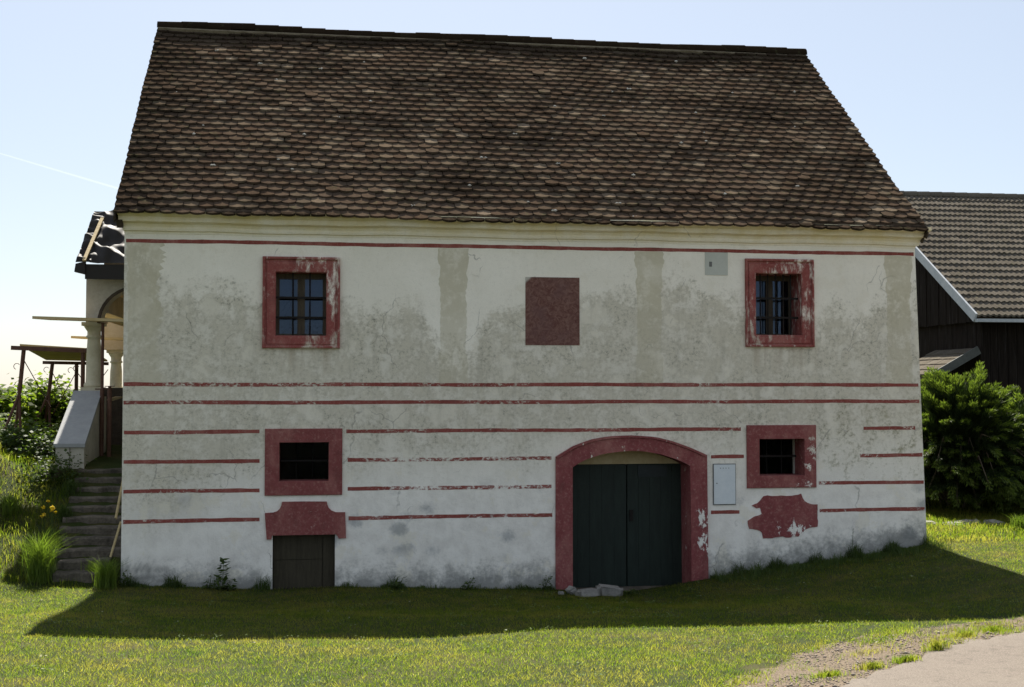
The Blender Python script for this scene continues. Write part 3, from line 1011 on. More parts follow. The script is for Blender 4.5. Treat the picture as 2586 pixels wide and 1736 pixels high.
def tile_mesh(hw, seed):
    """biberschwanz tile, local x across, y up the slope, z normal; a slight dish across its width"""
    ol = tile_outline(hw, seed)
    n = len(ol)
    r = random.Random(seed + 99)
    crown = r.uniform(-0.002, 0.005)
    mb = MB()
    top = [(x, y, TT + crown * (1 - (x / hw) ** 2)) for x, y in ol]
    bot = [(x, y, crown * (1 - (x / hw) ** 2)) for x, y in ol]
    mb.add(top + bot, [tuple(range(n)), tuple(range(2 * n - 1, n - 1, -1))] + [((i + 1) % n, i, n + i, n + (i + 1) % n) for i in range(n)])
    me = bpy.data.meshes.new('tile')
    me.from_pydata(mb.v, [], mb.f)
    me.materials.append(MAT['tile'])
    return me, mb


full = [tile_mesh(TW / 2 - 0.0025, s) for s in range(5)]
half = [tile_mesh(TW / 4 - 0.002, s + 20) for s in range(2)]
BASE = Matrix(((1, 0, 0), (0, vdir.y, ndir.y), (0, vdir.z, ndir.z))).to_4x4()
nrow = int((SL - 0.14) / EXPO) + 1
ncol = int(round((X1 - X0) / TW))
rest = MB()
count = 0
tilt0 = 0.19


def und(x, s):
    return 0.016 * math.sin(x * 0.9 + s * 0.7) + 0.010 * math.sin(x * 2.3 - s * 1.9 + 1) + 0.007 * math.sin(s * 4.1 + x * 0.5)


for row in range(nrow):
    odd = row % 2
    pos = [(X0 + (c + 0.5) * TW, 0) for c in range(ncol)] if not odd else [(X0 + TW / 4, 1)] + [(X0 + c * TW, 0) for c in range(1, ncol)] + [(X1 - TW / 4 - 0.006, 1)]
    rowsh = random.uniform(-0.007, 0.007)
    for cx, hf in pos:
        s = row * EXPO + rowsh + random.gauss(0, 0.0055)
        s = max(s, -0.03)
        x = cx + random.gauss(0, 0.0025)
        lift = abs(random.gauss(0, 0.004))
        if random.random() < 0.04:
            lift += 0.012
        me_, mb_ = random.choice(half if hf else full)
        M = Matrix.Translation(rp(x, s, 0.026 + lift + und(x, s))) @ BASE @ Matrix.Rotation(-tilt0 + random.gauss(0, 0.008), 4, 'X') @ Matrix.Rotation(random.gauss(0, 0.014), 4, 'Z') @ Matrix.Rotation(random.gauss(0, 0.012), 4, 'Y')
        if row < 5 and count < 300:
            o = bpy.data.objects.new('tile', me_)
            COL.objects.link(o)
            o.parent = roof
            o.matrix_basis = M
            count += 1
        else:
            rest.add([M @ Vector(p) for p in mb_.v], mb_.f)
me = bpy.data.meshes.new('upper_tiles')
me.from_pydata(rest.v, [], rest.f)
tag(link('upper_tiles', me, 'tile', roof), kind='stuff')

# ridge caps
rl = 0.375
nr = int((X1 - X0) / rl)
for i in range(nr):
    xa = X0 + (X1 - X0) * i / nr
    xb = X0 + (X1 - X0) * (i + 1) / nr + (0.03 if i < nr - 1 else 0)
    mb = MB()
    dz = 0.018 * math.sin(i * 0.55) + random.uniform(-0.006, 0.006)
    for x, r in ((xa, 0.122), (xb, 0.132)):
        for k in range(11):
            t = math.pi * (-0.06 + 1.12 * k / 10)
            for rr in (r, r - 0.016):
                mb.v.append((x, NY - math.cos(t) * rr, NZ - 0.015 + dz + math.sin(t) * rr * 0.9))
    for k in range(10):
        a_ = k * 2
        b_ = 22 + k * 2
        mb.f += [(a_, a_ + 2, b_ + 2, b_), (a_ + 1, b_ + 1, b_ + 3, a_ + 3), (a_, a_ + 1, a_ + 3, a_ + 2), (b_, b_ + 2, b_ + 3, b_ + 1)]
    mb.f += [(0, 22, 23, 1), (20, 21, 43, 42)]
    mb.build('ridge_tile', 'ridge', roof)
mo = MB()
m = 90
for i in range(m + 1):
    x = X0 + 0.02 + (X1 - X0 - 0.04) * i / m
    j = random.uniform(-0.012, 0.012)
    mo.v += [rp(x, SL - 0.185 + j, 0.0), rp(x, SL - 0.165 + j, 0.055 + j * 0.5), rp(x, SL - 0.12, 0.055), rp(x, SL, -0.05)]
for i in range(m):
    for k in range(3):
        a_ = i * 4 + k
        mo.f.append((a_, a_ + 4, a_ + 5, a_ + 1))
mo.build('ridge_mortar', 'mortar', roof)
# pale crumbs of mortar and lichen lying on the tiles
cr = MB()
for i in range(46):
    x = random.uniform(X0 + 0.3, X1 - 0.3)
    s = random.uniform(0.15, SL - 0.5)
    c = rp(x, s, 0.045 + und(x, s))
    for j in range(random.randint(1, 3)):
        r = random.uniform(0.010, 0.022)
        cc = c + Vector((random.uniform(-0.035, 0.035), random.uniform(-0.01, 0.01), 0))
        vs = [cc + Vector((random.gauss(0, 1), random.gauss(0, 1), random.gauss(0, 1))).normalized() * r * random.uniform(0.7, 1.2) for _ in range(6)]
        vs = [cc + Vector((r * 1.6, 0, 0)), cc + Vector((-r * 1.6, 0, 0)), cc + Vector((0, r, 0)), cc + Vector((0, -r, 0)), cc + Vector((0, 0, r)), cc + Vector((0, 0, -r))]
        cr.add(vs, [(0, 2, 4), (2, 1, 4), (1, 3, 4), (3, 0, 4), (2, 0, 5), (1, 2, 5), (3, 1, 5), (0, 3, 5)])
simple('pale_lichen', 'lichen', (0.50, 0.47, 0.40), (0.62, 0.58, 0.50), 20, 0.95)
tag(cr.build('lichen_crumbs', 'lichen', roof), kind='stuff')

# ------------------------------------------------------------------ the barn behind on the right
barn = thing('wooden_barn', 'dark boarded barn with grey tiled roof behind the house', 'barn')
BX0, BX1 = 18.08, 34.0
BEY, BEZ, BRY, BRZ = 11.0, 4.40, 17.0, 8.24
bsl = math.hypot(BRY - BEY, BRZ - BEZ)
bv = Vector((0, (BRY - BEY) / bsl, (BRZ - BEZ) / bsl))
bn = Vector((0, -bv.z, bv.y))


def bp(x, s, w):
    return Vector((x, BEY, BEZ)) + bv * s + bn * w


dk = MB()
dk.hexa([bp(BX0 + .04, .05, -.14), bp(BX1, .05, -.14), bp(BX1, bsl, -.14), bp(BX0 + .04, bsl, -.14), bp(BX0 + .04, .05, -.05), bp(BX1, .05, -.05), bp(BX1, bsl, -.05), bp(BX0 + .04, bsl, -.05)])
bby = 2 * BRY - BEY
dk.hexa([(BX0, bby, BEZ - .1), (BX1, bby, BEZ - .1), (BX1, BRY, BRZ - .1), (BX0, BRY, BRZ - .1), (BX0, bby, BEZ), (BX1, bby, BEZ), (BX1, BRY, BRZ), (BX0, BRY, BRZ)])
broof = dk.build('roof', 'timber', barn)
MB().beam(bp(BX0, -0.02, -0.02), bp(BX0, bsl, -0.02), 0.05, 0.22, bn).build('bargeboard', 'barge', broof)
MB().box(BX0, BX1, BEY - 0.09, BEY + 0.03, BEZ - 0.13, BEZ - 0.05).build('gutter', 'barge', broof)
bt = MB()
for k in range(13):                # waved interlocking tile
    x = -0.15 + 0.30 * k / 12
    w = 0.016 * math.cos(k / 12 * 4 * math.pi) + 0.012
    bt.v += [(x, 0.0, w), (x, 0.40, w - 0.0), (x, 0.0, w - 0.052)]
for k in range(12):
    a_ = k * 3
    bt.f += [(a_, a_ + 3, a_ + 4, a_ + 1), (a_ + 2, a_ + 5, a_ + 3, a_)]
btm = bpy.data.meshes.new('tile')
btm.from_pydata(bt.v, [], bt.f)
btm.materials.append(MAT['barn_tile'])
BB = Matrix(((1, 0, 0), (0, bv.y, bn.y), (0, bv.z, bn.z))).to_4x4()
brest = MB()
cnt = 0
for row in range(21):
    for c in range(52):
        x = BX0 + 0.15 + c * 0.303
        M = Matrix.Translation(bp(x, row * 0.338 + random.gauss(0, 0.004), 0.05 + random.gauss(0, 0.003))) @ BB @ Matrix.Rotation(-0.13 + random.gauss(0, 0.006), 4, 'X') @ Matrix.Rotation(random.gauss(0, 0.006), 4, 'Z')
        seen = c < 18 and (c * 0.303 + 0.1 > (row - 8) * 0.12)
        if seen and cnt < 300:
            o = bpy.data.objects.new('tile', btm)
            COL.objects.link(o)
            o.parent = broof
            o.matrix_basis = M
            cnt += 1
        else:
            brest.add([M @ Vector(p) for p in bt.v], bt.f)
me = bpy.data.meshes.new('far_tiles')
me.from_pydata(brest.v, [], brest.f)
tag(link('far_tiles', me, 'barn_tile', broof), kind='stuff')
for i in range(40):
    x = BX0 + i * 0.39
    MB().bar((x, BRY, BRZ + 0.02), (x + 0.38, BRY, BRZ + 0.02), 0.11, 10, 0.12).build('ridge_tile', 'barn_tile', broof)
# boarded walls
bz0 = 0.4
gx = BX0 + 0.30
inner = MB().box(gx + 0.12, BX1, BEY + 0.55, bby - 0.5, bz0, BEZ - 0.12)
inner.add([(gx + 0.13, BEY + .55, BEZ - .12), (gx + 0.13, bby - .5, BEZ - .12), (gx + 0.13, BRY, BRZ - .3)], [(0, 1, 2)])
inner.build('wall_core', 'barn_wood', barn)
y = BEY + 0.15
while y < BRY + 3:
    w = random.uniform(0.17, 0.26)
    zt_ = BEZ + (BRZ - BEZ) * (1 - abs(y + w / 2 - BRY) / (BRY - BEY)) - 0.16
    MB().box(gx + random.uniform(-0.07, -0.05), gx - 0.03, y, y + w - 0.012, 4.30 + random.uniform(-0.015, 0.015), zt_).build('gable_board', 'barn_wood', barn)
    y += w
y = BEY + 0.45
while y < BRY + 3:
    w = random.uniform(0.17, 0.26)
    MB().box(gx + 0.08 + random.uniform(0, 0.015), gx + 0.115, y, y + w - 0.012, bz0, 4.33).build('gable_board', 'barn_wood', barn)
    y += w
x = gx + 0.12
while x < BX0 + 6.0:
    w = random.uniform(0.17, 0.26)
    MB().box(x, x + w - 0.012, BEY + 0.50 + random.uniform(0, 0.015), BEY + 0.545, bz0, BEZ - 0.12).build('front_board', 'barn_wood', barn)
    x += w
# little lean-to roof on the gable
lean = MB().hexa([(17.2, 11.5, 2.90), (18.42, 11.5, 3.56), (18.42, 13.6, 3.56), (17.2, 13.6, 2.90), (17.2, 11.5, 2.96), (18.42, 11.5, 3.62), (18.42, 13.6, 3.62), (17.2, 13.6, 2.96)]).build('lean_to_roof', 'timber', barn)
MB().beam((17.15, 11.46, 2.93), (18.42, 11.46, 3.62), 0.04, 0.20).build('fascia', 'lean_fascia', lean)
ltm = MB().box(-0.165, 0.165, -0.0, 0.30, 0, 0.03).mesh('tile')
ltm.materials.append(MAT['barn_tile'])
ang = math.atan2(0.66, 1.22)
for r_ in range(5):
    for c_ in range(7):
        o = bpy.data.objects.new('tile', ltm)
        COL.objects.link(o)
        o.parent = lean
        s = r_ * 0.27
        o.matrix_basis = Matrix.Translation((17.17 + s * math.cos(ang), 11.55 + c_ * 0.29 + 0.14, 2.99 + s * math.sin(ang) + 0.012 + random.uniform(0, .008))) @ Matrix.Rotation(-ang + 0.08, 4, 'Y') @ Matrix.Rotation(-math.pi / 2, 4, 'Z') @ Matrix.Scale(0.85, 4, (1, 0, 0))

# ------------------------------------------------------------------ porch on the left
porch = thing('arcaded_porch', 'small arcaded porch with column and black tarpaulin roof left of the house', 'porch')
PX0, PX1 = -1.235, -0.02
# arcade front with half an arch seen from below
ac = Vector((-0.42, 0, 3.76))
ar = 0.585
ol = [(PX0, 3.78), (PX0, 4.51), (PX1, 4.51), (PX1, 4.20)]
for i in range(15):
    t = math.radians(40 + 140 * i / 14)
    ol.append((ac.x + ar * math.cos(t), ac.z + ar * 0.98 * math.sin(t)))
ol.append((-1.005, 3.78))
MB().prism_y(ol, 4.50, 4.86).build('arcade_wall', 'porch_plaster', porch)
rimo = MB()
for i in range(14):
    t0, t1 = (math.radians(40 + 140 * (i + k) / 14) for k in (0, 1))
    vs = []
    for rr in (ar, ar + 0.05):
        for t in (t0, t1):
            for yy in (4.48, 4.52):
                vs.append((ac.x + rr * math.cos(t), yy, ac.z + rr * 0.98 * math.sin(t)))
    rimo.add(vs, [(0, 2, 6, 4), (4, 6, 7, 5), (0, 1, 3, 2)])
rimo.build('arch_rim', 'timber', porch)
sv = MB()                           # side arcade wall and vault behind
sv.box(PX0, PX0 + 0.30, 4.86, 9.4, 3.95, 4.51)
sv.box(PX0 + 0.3, PX1, 8.8, 9.4, 3.2, 4.51)
sv.build('side_wall', 'porch_plaster', porch)
vt = MB()
for i in range(13):
    t = math.radians(10 + 160 * i / 12)
    for yy in (4.87, 8.8):
        vt.v.append((-0.62 + 0.62 * math.cos(t), yy, 3.80 + 0.60 * math.sin(t)))
for i in range(12):
    vt.f.append((2 * i, 2 * i + 2, 2 * i + 3, 2 * i + 1))
vt.build('vault', 'vault', porch, True)


def column(parent, x, y, z0, z1, r):
    h = z1 - z0
    MB().box(x - r * 1.45, x + r * 1.45, y - r * 1.45, y + r * 1.45, z0 - 0.03, z0 + 0.05).build('column_plinth', 'column', parent)
    MB().lathe((x, y, z0), [(r * 1.3, 0.05), (r * 1.35, 0.08), (r * 1.3, 0.11), (r * 1.08, 0.13), (r * 1.04, 0.3), (r * 1.02, h * 0.5), (r * 0.90, h - 0.30), (r * 0.88, h - 0.26), (r * 1.08, h - 0.25), (r * 1.1, h - 0.23), (r * 0.92, h - 0.21), (r * 0.92, h - 0.15), (r * 1.15, h - 0.11), (r * 1.32, h - 0.08), (r * 1.35, h - 0.06)], 20).build('column_shaft', 'column', parent, True)
    MB().box(x - r * 1.48, x + r * 1.48, y - r * 1.48, y + r * 1.48, z1 - 0.06, z1).build('column_capital', 'column', parent)


column(porch, -1.13, 4.68, 2.66, 3.78, 0.118)
column(porch, -1.405, 9.0, 2.60, 3.45, 0.112)
MB().box(-1.62, -1.20, 8.75, 9.3, 3.45, 4.5).build('rear_pier', 'vault', porch)
# sloping parapet and its pier
pp = MB()
pp.hexa([(-1.385, 2.86, 1.2), (-0.955, 2.86, 1.2), (-0.96, 4.95, 1.2), (-1.39, 4.95, 1.2), (-1.375, 2.88, 1.80), (-0.965, 2.88, 1.80), (-0.965, 4.42, 2.58), (-1.385, 4.42, 2.58)])
pp.box(-1.385, -0.965, 4.4201, 4.95, 1.2, 2.585)
pp.build('parapet', 'porch_plaster', porch)
MB().hexa([(-1.40, 2.84, 1.805), (-0.945, 2.84, 1.805), (-0.955, 4.44, 2.60), (-1.40, 4.44, 2.60), (-1.40, 2.84, 1.86), (-0.945, 2.84, 1.86), (-0.955, 4.44, 2.655), (-1.40, 4.44, 2.655)]).build('coping', 'coping', porch)
MB().box(-1.415, -0.945, 4.4405, 5.0, 2.60, 2.64).build('coping', 'coping', porch)
MB().box(-1.17, -1.16, 2.852, 2.858, 1.3, 1.80).build('joint', 'timber', porch)
MB().box(-1.60, -0.02, 6.2, 6.4, 1.2, 2.62).build('rear_parapet', 'timber', porch)
MB().box(-0.93, -0.02, 4.4, 4.52, 2.56, 2.70).build('cross_beam', 'timber', porch)
# roof: fascia, slope of wrinkled black sheet, batten
MB().box(-1.20, -0.02, 4.16, 4.22, 4.46, 4.70).build('fascia', 'tarp', porch)
MB().hexa([(-1.36, 4.12, 4.57), (-1.195, 4.12, 4.53), (-1.195, 4.24, 4.53), (-1.36, 4.24, 4.57), (-1.34, 4.12, 4.70), (-1.195, 4.12, 4.74), (-1.195, 4.24, 4.74), (-1.34, 4.24, 4.70)]).build('fascia', 'tarp', porch)
nu, nv = 70, 60
tv = []
for j in range(nv + 1):
    v = j / nv
    for i in range(nu + 1):
        u = i / nu
        x = (-1.345 + 0.06 * v) * (1 - u) + (-0.02) * u
        y = 4.14 + 1.35 * v
        z = 4.72 + 1.02 * v
        d = math.sin((u * 1.6 + v * 2.6 + 0.25 * math.sin(u * 5)) * 6.2) * 0.5 + 0.5
        w = 0.075 * d ** 3.0 * (0.3 + 0.7 * math.sin(math.pi * min(1, v + 0.1))) + 0.018 * math.sin(u * 31 + v * 17) * math.sin(v * 23 - u * 9) + 0.03 * math.sin((v * 3.1 - u * 2.1) * 5 + 2)
        w += 0.02 * math.sin(v * 60 + u * 8) * (u < 0.16)
        if j in (0,) or i == 0:
            w *= 0.2
        tv.append((x, y - w * 0.62, z + w * 0.78))
k = len(tv)
tv += [(-1.285, 5.6, 5.0), (-0.02, 5.6, 5.0), (-1.285, 6.9, 4.72), (-0.02, 6.9, 4.72)]
tf = [(j * (nu + 1) + i, j * (nu + 1) + i + 1, (j + 1) * (nu + 1) + i + 1, (j + 1) * (nu + 1) + i) for j in range(nv) for i in range(nu)]
tf += [(nv * (nu + 1), nv * (nu + 1) + nu, k + 3, k + 2)]
me = bpy.data.meshes.new('tarpaulin')
me.from_pydata(tv, [], tf)
me.shade_smooth()
link('tarpaulin', me, 'tarp', porch)
MB().beam((-1.20, 4.08, 4.75), (-1.10, 5.18, 5.58), 0.055, 0.03, (0, -0.6, 0.8)).build('batten', 'plank', porch)
MB().box(-0.30, -0.12, 4.6, 4.66, 4.80, 4.95).build('white_board', 'coping', porch)

# ------------------------------------------------------------------ stairs beside the house
stairs = thing('stone_stairs', 'weathered stone stairs climbing beside the left corner of the house', 'stairs', None)
for k in range(11):
    y0 = -0.05 + 0.28 * k
    z = 0.33 + 0.115 * k
    x0 = -0.83 if k < 2 else -0.93 - 0.01 * k
    x1 = -0.19 if k < 2 else -0.03
    mb = MB()
    m = 8
    for i in range(m + 1):
        x = x0 + (x1 - x0) * i / m
        j1, j2 = random.uniform(-0.03, 0.03), random.uniform(-0.016, 0.012)
        mb.v += [(x, y0 + j1, z - 0.30), (x, y0 + j1, z - 0.02 + j2), (x, y0 + 0.02 + j1, z + j2), (x, y0 + 0.36, z + j2 * 0.3), (x, y0 + 0.36, z - 0.30)]
    for i in range(m):
        for q in range(4):
            a_ = i * 5 + q
            mb.f.append((a_, a_ + 5, a_ + 6, a_ + 1))
    mb.f += [(0, 1, 2, 3, 4), tuple(m * 5 + q for q in (4, 3, 2, 1, 0))]
    mb.build('step', 'step_stone', stairs)

# loose boards leaning on the house corner
for i, (a_, b_, lab) in enumerate((((-0.115, 0.30, 0.98), (-0.03, 0.52, 1.62), 'upper pale board leaning on the house wall above the stairs'), ((-0.15, 0.12, 0.50), (-0.03, 0.16, 0.95), 'lower pale board leaning on the house corner beside the stairs'))):
    tag(MB().beam(a_, b_, 0.075, 0.022, (1, 0, 0)).build('leaning_board', 'plank'), lab, 'board', 'boards leaning on the house')

# ------------------------------------------------------------------ scaffolding
sc = thing('trestle_scaffold', 'trestle scaffold with plywood deck on rusty steel legs beside the porch', 'scaffold')
dq = [(-2.37, 5.0, 3.40), (-1.26, 5.0, 3.335), (-1.42, 8.0, 3.20), (-2.54, 8.0, 3.225)]
MB().hexa([Vector(p) for p in dq] + [Vector(p) + Vector((0, 0, 0.03)) for p in dq]).build('deck', 'plywood', sc)
MB().beam((-2.50, 4.98, 3.365), (-1.26, 4.98, 3.32), 0.06, 0.07).build('ledger', 'steel', sc)
MB().beam((-2.60, 8.0, 3.18), (-1.40, 8.0, 3.16), 0.05, 0.06).build('ledger', 'steel', sc)


def trestle(x, y, zt_, lean):
    g0 = g1(x, y)
    m = (x - 0.06 * lean, y, (zt_ + g0) / 2 + 0.1)
    mb = MB()
    mb.bar((x, y, zt_), m, 0.035, 8)
    mb.build('leg', 'steel', sc)
    for dx, dy in ((-0.26, -0.25), (-0.10, 0.28), (0.10, -0.12)):
        MB().bar(m, (x - 0.10 * lean + dx, y + dy, g1(x + dx, y + dy) - 0.03), 0.024, 8).build('leg', 'steel', sc)
    hk = MB()
    for i in range(7):
        t0, t1 = (math.pi * (0.2 + 1.2 * (i + q) / 7) for q in (0, 1))
        hk.bar((x - 0.10 + 0.05 * math.cos(t0), y - 0.03, m[2] + 0.45 + 0.05 * math.sin(t0)), (x - 0.10 + 0.05 * math.cos(t1), y - 0.03, m[2] + 0.45 + 0.05 * math.sin(t1)), 0.006, 5)
    hk.build('hook', 'steel', sc)


trestle(-2.31, 5.02, 3.33, 1)
trestle(-2.42, 7.97, 3.15, 1)
trestle(-1.98, 7.97, 3.15, 0)
trestle(-1.36, 5.02, 3.30, 0)
for a_, b_ in (((-2.40, 7.95, 2.2), (-1.98, 7.95, 3.0)), ((-2.42, 7.95, 3.0), (-1.98, 7.95, 2.1)), ((-2.0, 7.95, 2.2), (-1.40, 7.95, 3.05)), ((-2.0, 7.95, 3.05), (-1.42, 7.95, 2.2)), ((-2.33, 5.03, 3.2), (-2.42, 7.95, 2.3))):
    MB().bar(a_, b_, 0.008, 5).build('brace', 'steel', sc)
tag(MB().hexa([(-1.98, 4.05, 3.80), (-0.1, 4.05, 3.755), (-0.1, 4.42, 3.755), (-1.78, 4.42, 3.80), (-1.98, 4.05, 3.845), (-0.1, 4.05, 3.80), (-0.1, 4.42, 3.80), (-1.78, 4.42, 3.845)]).build('scaffold_plank', 'plank'), 'long pale plank jutting left from the arch at capital height', 'plank', 'planks at the porch')
tag(MB().hexa([(-2.06, 7.8, 3.635), (-0.9, 7.8, 3.60), (-0.9, 8.15, 3.60), (-1.92, 8.15, 3.635), (-2.06, 7.8, 3.68), (-0.9, 7.8, 3.645), (-0.9, 8.15, 3.645), (-1.92, 8.15, 3.68)]).build('scaffold_plank', 'plank'), 'shorter yellowish plank behind the front porch column', 'plank', 'planks at the porch')
for (x, y, zt_, lab) in ((-0.93, 4.28, 3.75, 'steel prop standing right of the front porch column'), (-0.80, 4.20, 2.72, 'short steel prop under the porch cross beam nearest the house')):
    p = thing('steel_prop', lab, 'prop', 'steel props under the porch')
    gz = 1.44
    MB().bar((x, y, gz), (x, y, gz + 1.25), 0.034, 10).build('outer_tube', 'steel', p)
    MB().bar((x, y, gz + 1.25), (x, y, zt_), 0.025, 10).build('inner_tube', 'steel', p)
    MB().box(x - 0.07, x + 0.07, y - 0.07, y + 0.07, gz - 0.02, gz).build('base_plate', 'steel', p)
    MB().box(x - 0.07, x + 0.07, y - 0.07, y + 0.07, zt_, zt_ + 0.012).build('head_plate', 'steel', p)
    MB().bar((x - 0.11, y, gz + 1.24), (x + 0.05, y, gz + 1.24), 0.010, 6).build('pin', 'steel', p)
tag(MB().beam((-0.86, 4.6, 2.50), (-0.40, 4.9, 2.66), 0.20, 0.03).build('loose_board', 'plank'), 'pale board lying tilted across the porch behind the steel props', 'board')

# ------------------------------------------------------------------ stones
def rock(name, c, size, rz, seed, mat='stone'):
    r = random.Random(seed)
    bm = bmesh.new()
    bmesh.ops.create_cube(bm, size=1)
    bmesh.ops.bevel(bm, geom=bm.edges[:], offset=0.14, segments=2, affect='EDGES')
    bmesh.ops.triangulate(bm, faces=bm.faces[:])
    for v in bm.verts:
        v.co += Vector((r.uniform(-.05, .05), r.uniform(-.05, .05), r.uniform(-.05, .05)))
        v.co = Vector((v.co.x * size[0], v.co.y * size[1], v.co.z * size[2]))
    me = bpy.data.meshes.new(name)
    bm.to_mesh(me)
    bm.free()
    o = link(name, me, mat)
    o.location = c
    o.rotation_euler = (r.uniform(-.1, .1), r.uniform(-.12, .12), rz)
    return o


for i, (x, y, s, rz, lab) in enumerate(((5.86, -0.45, (0.10, 0.16, 0.12), 0.9, 'small upright stone at the left foot of the arched gate'), (6.03, -0.62, (0.30, 0.20, 0.11), 0.15, 'flat grey stone, middle of the row before the gate'), (6.36, -0.50, (0.36, 0.20, 0.15), -0.05, 'long pale stone, rightmost before the dark gate'), (5.70, -0.50, (0.07, 0.06, 0.05), 0.2, 'tiny pale stone chip left of the gate stones'))):
    o = rock('loose_stone', (x, y, g1(x, y) + s[2] * 0.32), s, rz, i + 3)
    if i == 0:
        o.rotation_euler = (0.1, -0.7, 0.3)
    tag(o, lab, 'stone', 'stones lying before the gate')
for i, (x, y, s, rz, lab) in enumerate(((11.95, 2.0, (0.75, 0.35, 0.14), 0.05, 'flat paving stone against the right corner of the house'), (12.65, 1.9, (0.70, 0.35, 0.13), -0.04, 'flat paving stone between house corner and juniper'), (13.15, 1.7, (0.32, 0.30, 0.16), 0.3, 'squat stone at the end of the paving under the juniper'))):
    tag(rock('paving_stone', (x, y, g1(x, y) - 0.035), s, rz, i + 40), lab, 'stone', 'paving stones right of the house')


# ------------------------------------------------------------------ grass
def visible_grass_points(n, x0, x1, y0, y1, keep):
    p = np.stack([rng.uniform(x0, x1, n), rng.uniform(y0, y1, n)], 1)
    return p[keep(p[:, 0], p[:, 1])]


def blades(name, P, h0, h1, w0, w1, mat, lean=0.5, segs=1, clump=0.0):
    n = len(P)
    z = G(P[:, 0], P[:, 1])
    ang = rng.uniform(0, 2 * np.pi, n)
    la = rng.uniform(0, 2 * np.pi, n)
    h = rng.uniform(h0, h1, n)
    if clump:
        h = h * (1 - clump + clump * 1.6 * patchy(P[:, 0], P[:, 1] * 0.6, 3.7) ** 2 * (0.4 + 0.6 * patchy(P[:, 0] + 3.1, P[:, 1], 1.3)))
    w = rng.uniform(w0, w1, n)
    ld = rng.uniform(0.1, 1.0, n) * lean * h
    base = np.stack([P[:, 0], P[:, 1], z - 0.004], 1)
    side = np.stack([np.cos(ang), np.sin(ang), np.zeros(n)], 1) * w[:, None] / 2
    ln = np.stack([np.cos(la) * ld, np.sin(la) * ld, h], 1)
    if segs == 1:
        V = np.stack([base - side, base + side, base + ln], 1).reshape(-1, 3)
        F = np.arange(3 * n).reshape(-1, 3)
    else:
        mid = base + np.stack([np.cos(la) * ld * 0.3, np.sin(la) * ld * 0.3, h * 0.62], 1)
        tip = base + np.stack([np.cos(la) * ld * 1.15, np.sin(la) * ld * 1.15, h * 0.92], 1)
        V = np.stack([base - side, base + side, mid - side * 0.75, mid + side * 0.75, tip], 1).reshape(-1, 3)
        b = np.arange(n)[:, None] * 5
        F = np.concatenate([b + np.array([[0, 1, 3]]), b + np.array([[0, 3, 2]]), b + np.array([[2, 3, 4]])])
    return np_mesh(name, V, F, mat)


def patchy(x, y, k=1.0):
    return 0.5 + 0.25 * np.sin(x * 3.1 * k + 1.3 * np.sin(y * 2.3 * k)) + 0.25 * np.sin(y * 4.3 * k + 1.7 * np.sin(x * 2.9 * k + 1))


def keep_lawn(x, y):
    gy = grav_y(x)
    d = y - gy
    pk = np.clip(0.24 + 1.5 * (d + 0.15) + 2.0 * (patchy(x, y, 2.3) - 0.5), 0.05, 1)
    pk = np.where(x < 2.0, 1, pk)
    pk = pk * (0.72 + 0.28 * patchy(x, y, 0.9))
    ok = rng.uniform(0, 1, len(x)) < pk
    ok &= y > road_y(x) + 0.05 * rng.normal(size=len(x))
    # inside the view cone, with some margin for a step to the side
    dx, dy = x - 2.411, y + 17.052
    a_ = np.arctan2(dx, dy)
    ok &= (a_ > -0.36) & (a_ < 0.66)
    ok &= ~((x > 5.66) & (x < 7.9) & (y > -0.12) & (rng.uniform(0, 1, len(x)) < 0.8))
    return ok


P1 = visible_grass_points(620000, -5.2, 14.0, -9.6, -0.02, keep_lawn)
me = blades('lawn_grass', P1, 0.012, 0.042, 0.003, 0.0075, 'grass', 1.3)
tag(link('lawn_grass', me, None), 'short sunlit lawn grass in front of the house', 'grass', None, 'stuff')


def keep_bank(x, y):
    ok = ~((x > -1.0) & (y > -0.15)) & ~((x > -1.42) & (y > 2.7))
    return ok


P2 = visible_grass_points(60000, -6.0, -0.4, -0.2, 8.5, keep_bank)
me = blades('bank_grass', P2, 0.05, 0.15, 0.005, 0.009, 'grass', 0.9, 2)
tag(link('bank_grass', me, None), 'longer grass on the bank left of the stairs', 'grass', None, 'stuff')
P3 = visible_grass_points(45000, 11.15, 18.0, -0.05, 6.0, lambda x, y: x > 11.2)
me = blades('verge_grass', P3, 0.04, 0.10, 0.006, 0.011, 'grass', 0.9, 2)
tag(link('verge_grass', me, None), 'grass right of the house below the juniper', 'grass', None, 'stuff')
# rank growth along the foot of the wall
px = rng.uniform(0.0, 11.2, 9000)
py = -np.abs(rng.normal(0, 0.09, 9000)) - 0.01
kp = (rng.uniform(0, 1, 9000) < 0.15 + 0.85 * (patchy(px, px * 0.7, 1.2) > 0.45)) & ~((px > 5.7) & (px < 7.9)) & ~((px > 1.9) & (px < 2.76))
P4 = np.stack([px, py], 1)[kp]
me = blades('wall_foot_grass', P4, 0.05, 0.20, 0.005, 0.010, 'weed', 0.8, 2, 0.9)
tag(link('wall_foot_grass', me, None), 'dark ragged grass along the foot of the white wall', 'grass', None, 'stuff')
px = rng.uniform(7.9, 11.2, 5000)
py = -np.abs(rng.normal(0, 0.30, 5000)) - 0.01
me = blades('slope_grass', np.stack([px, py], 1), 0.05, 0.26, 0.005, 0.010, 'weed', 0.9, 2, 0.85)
tag(link('slope_grass', me, None), 'taller shaded grass on the rise at the right corner', 'grass', None, 'stuff')

# clover and daisies scattered in the lawn
PC = visible_grass_points(1500, -4, 13.5, -9.4, -0.3, keep_lawn)
cl = patchy(PC[:, 0], PC[:, 1], 0.7) > 0.55
PC = PC[cl | (rng.uniform(0, 1, len(PC)) < 0.3)]
n = len(PC)


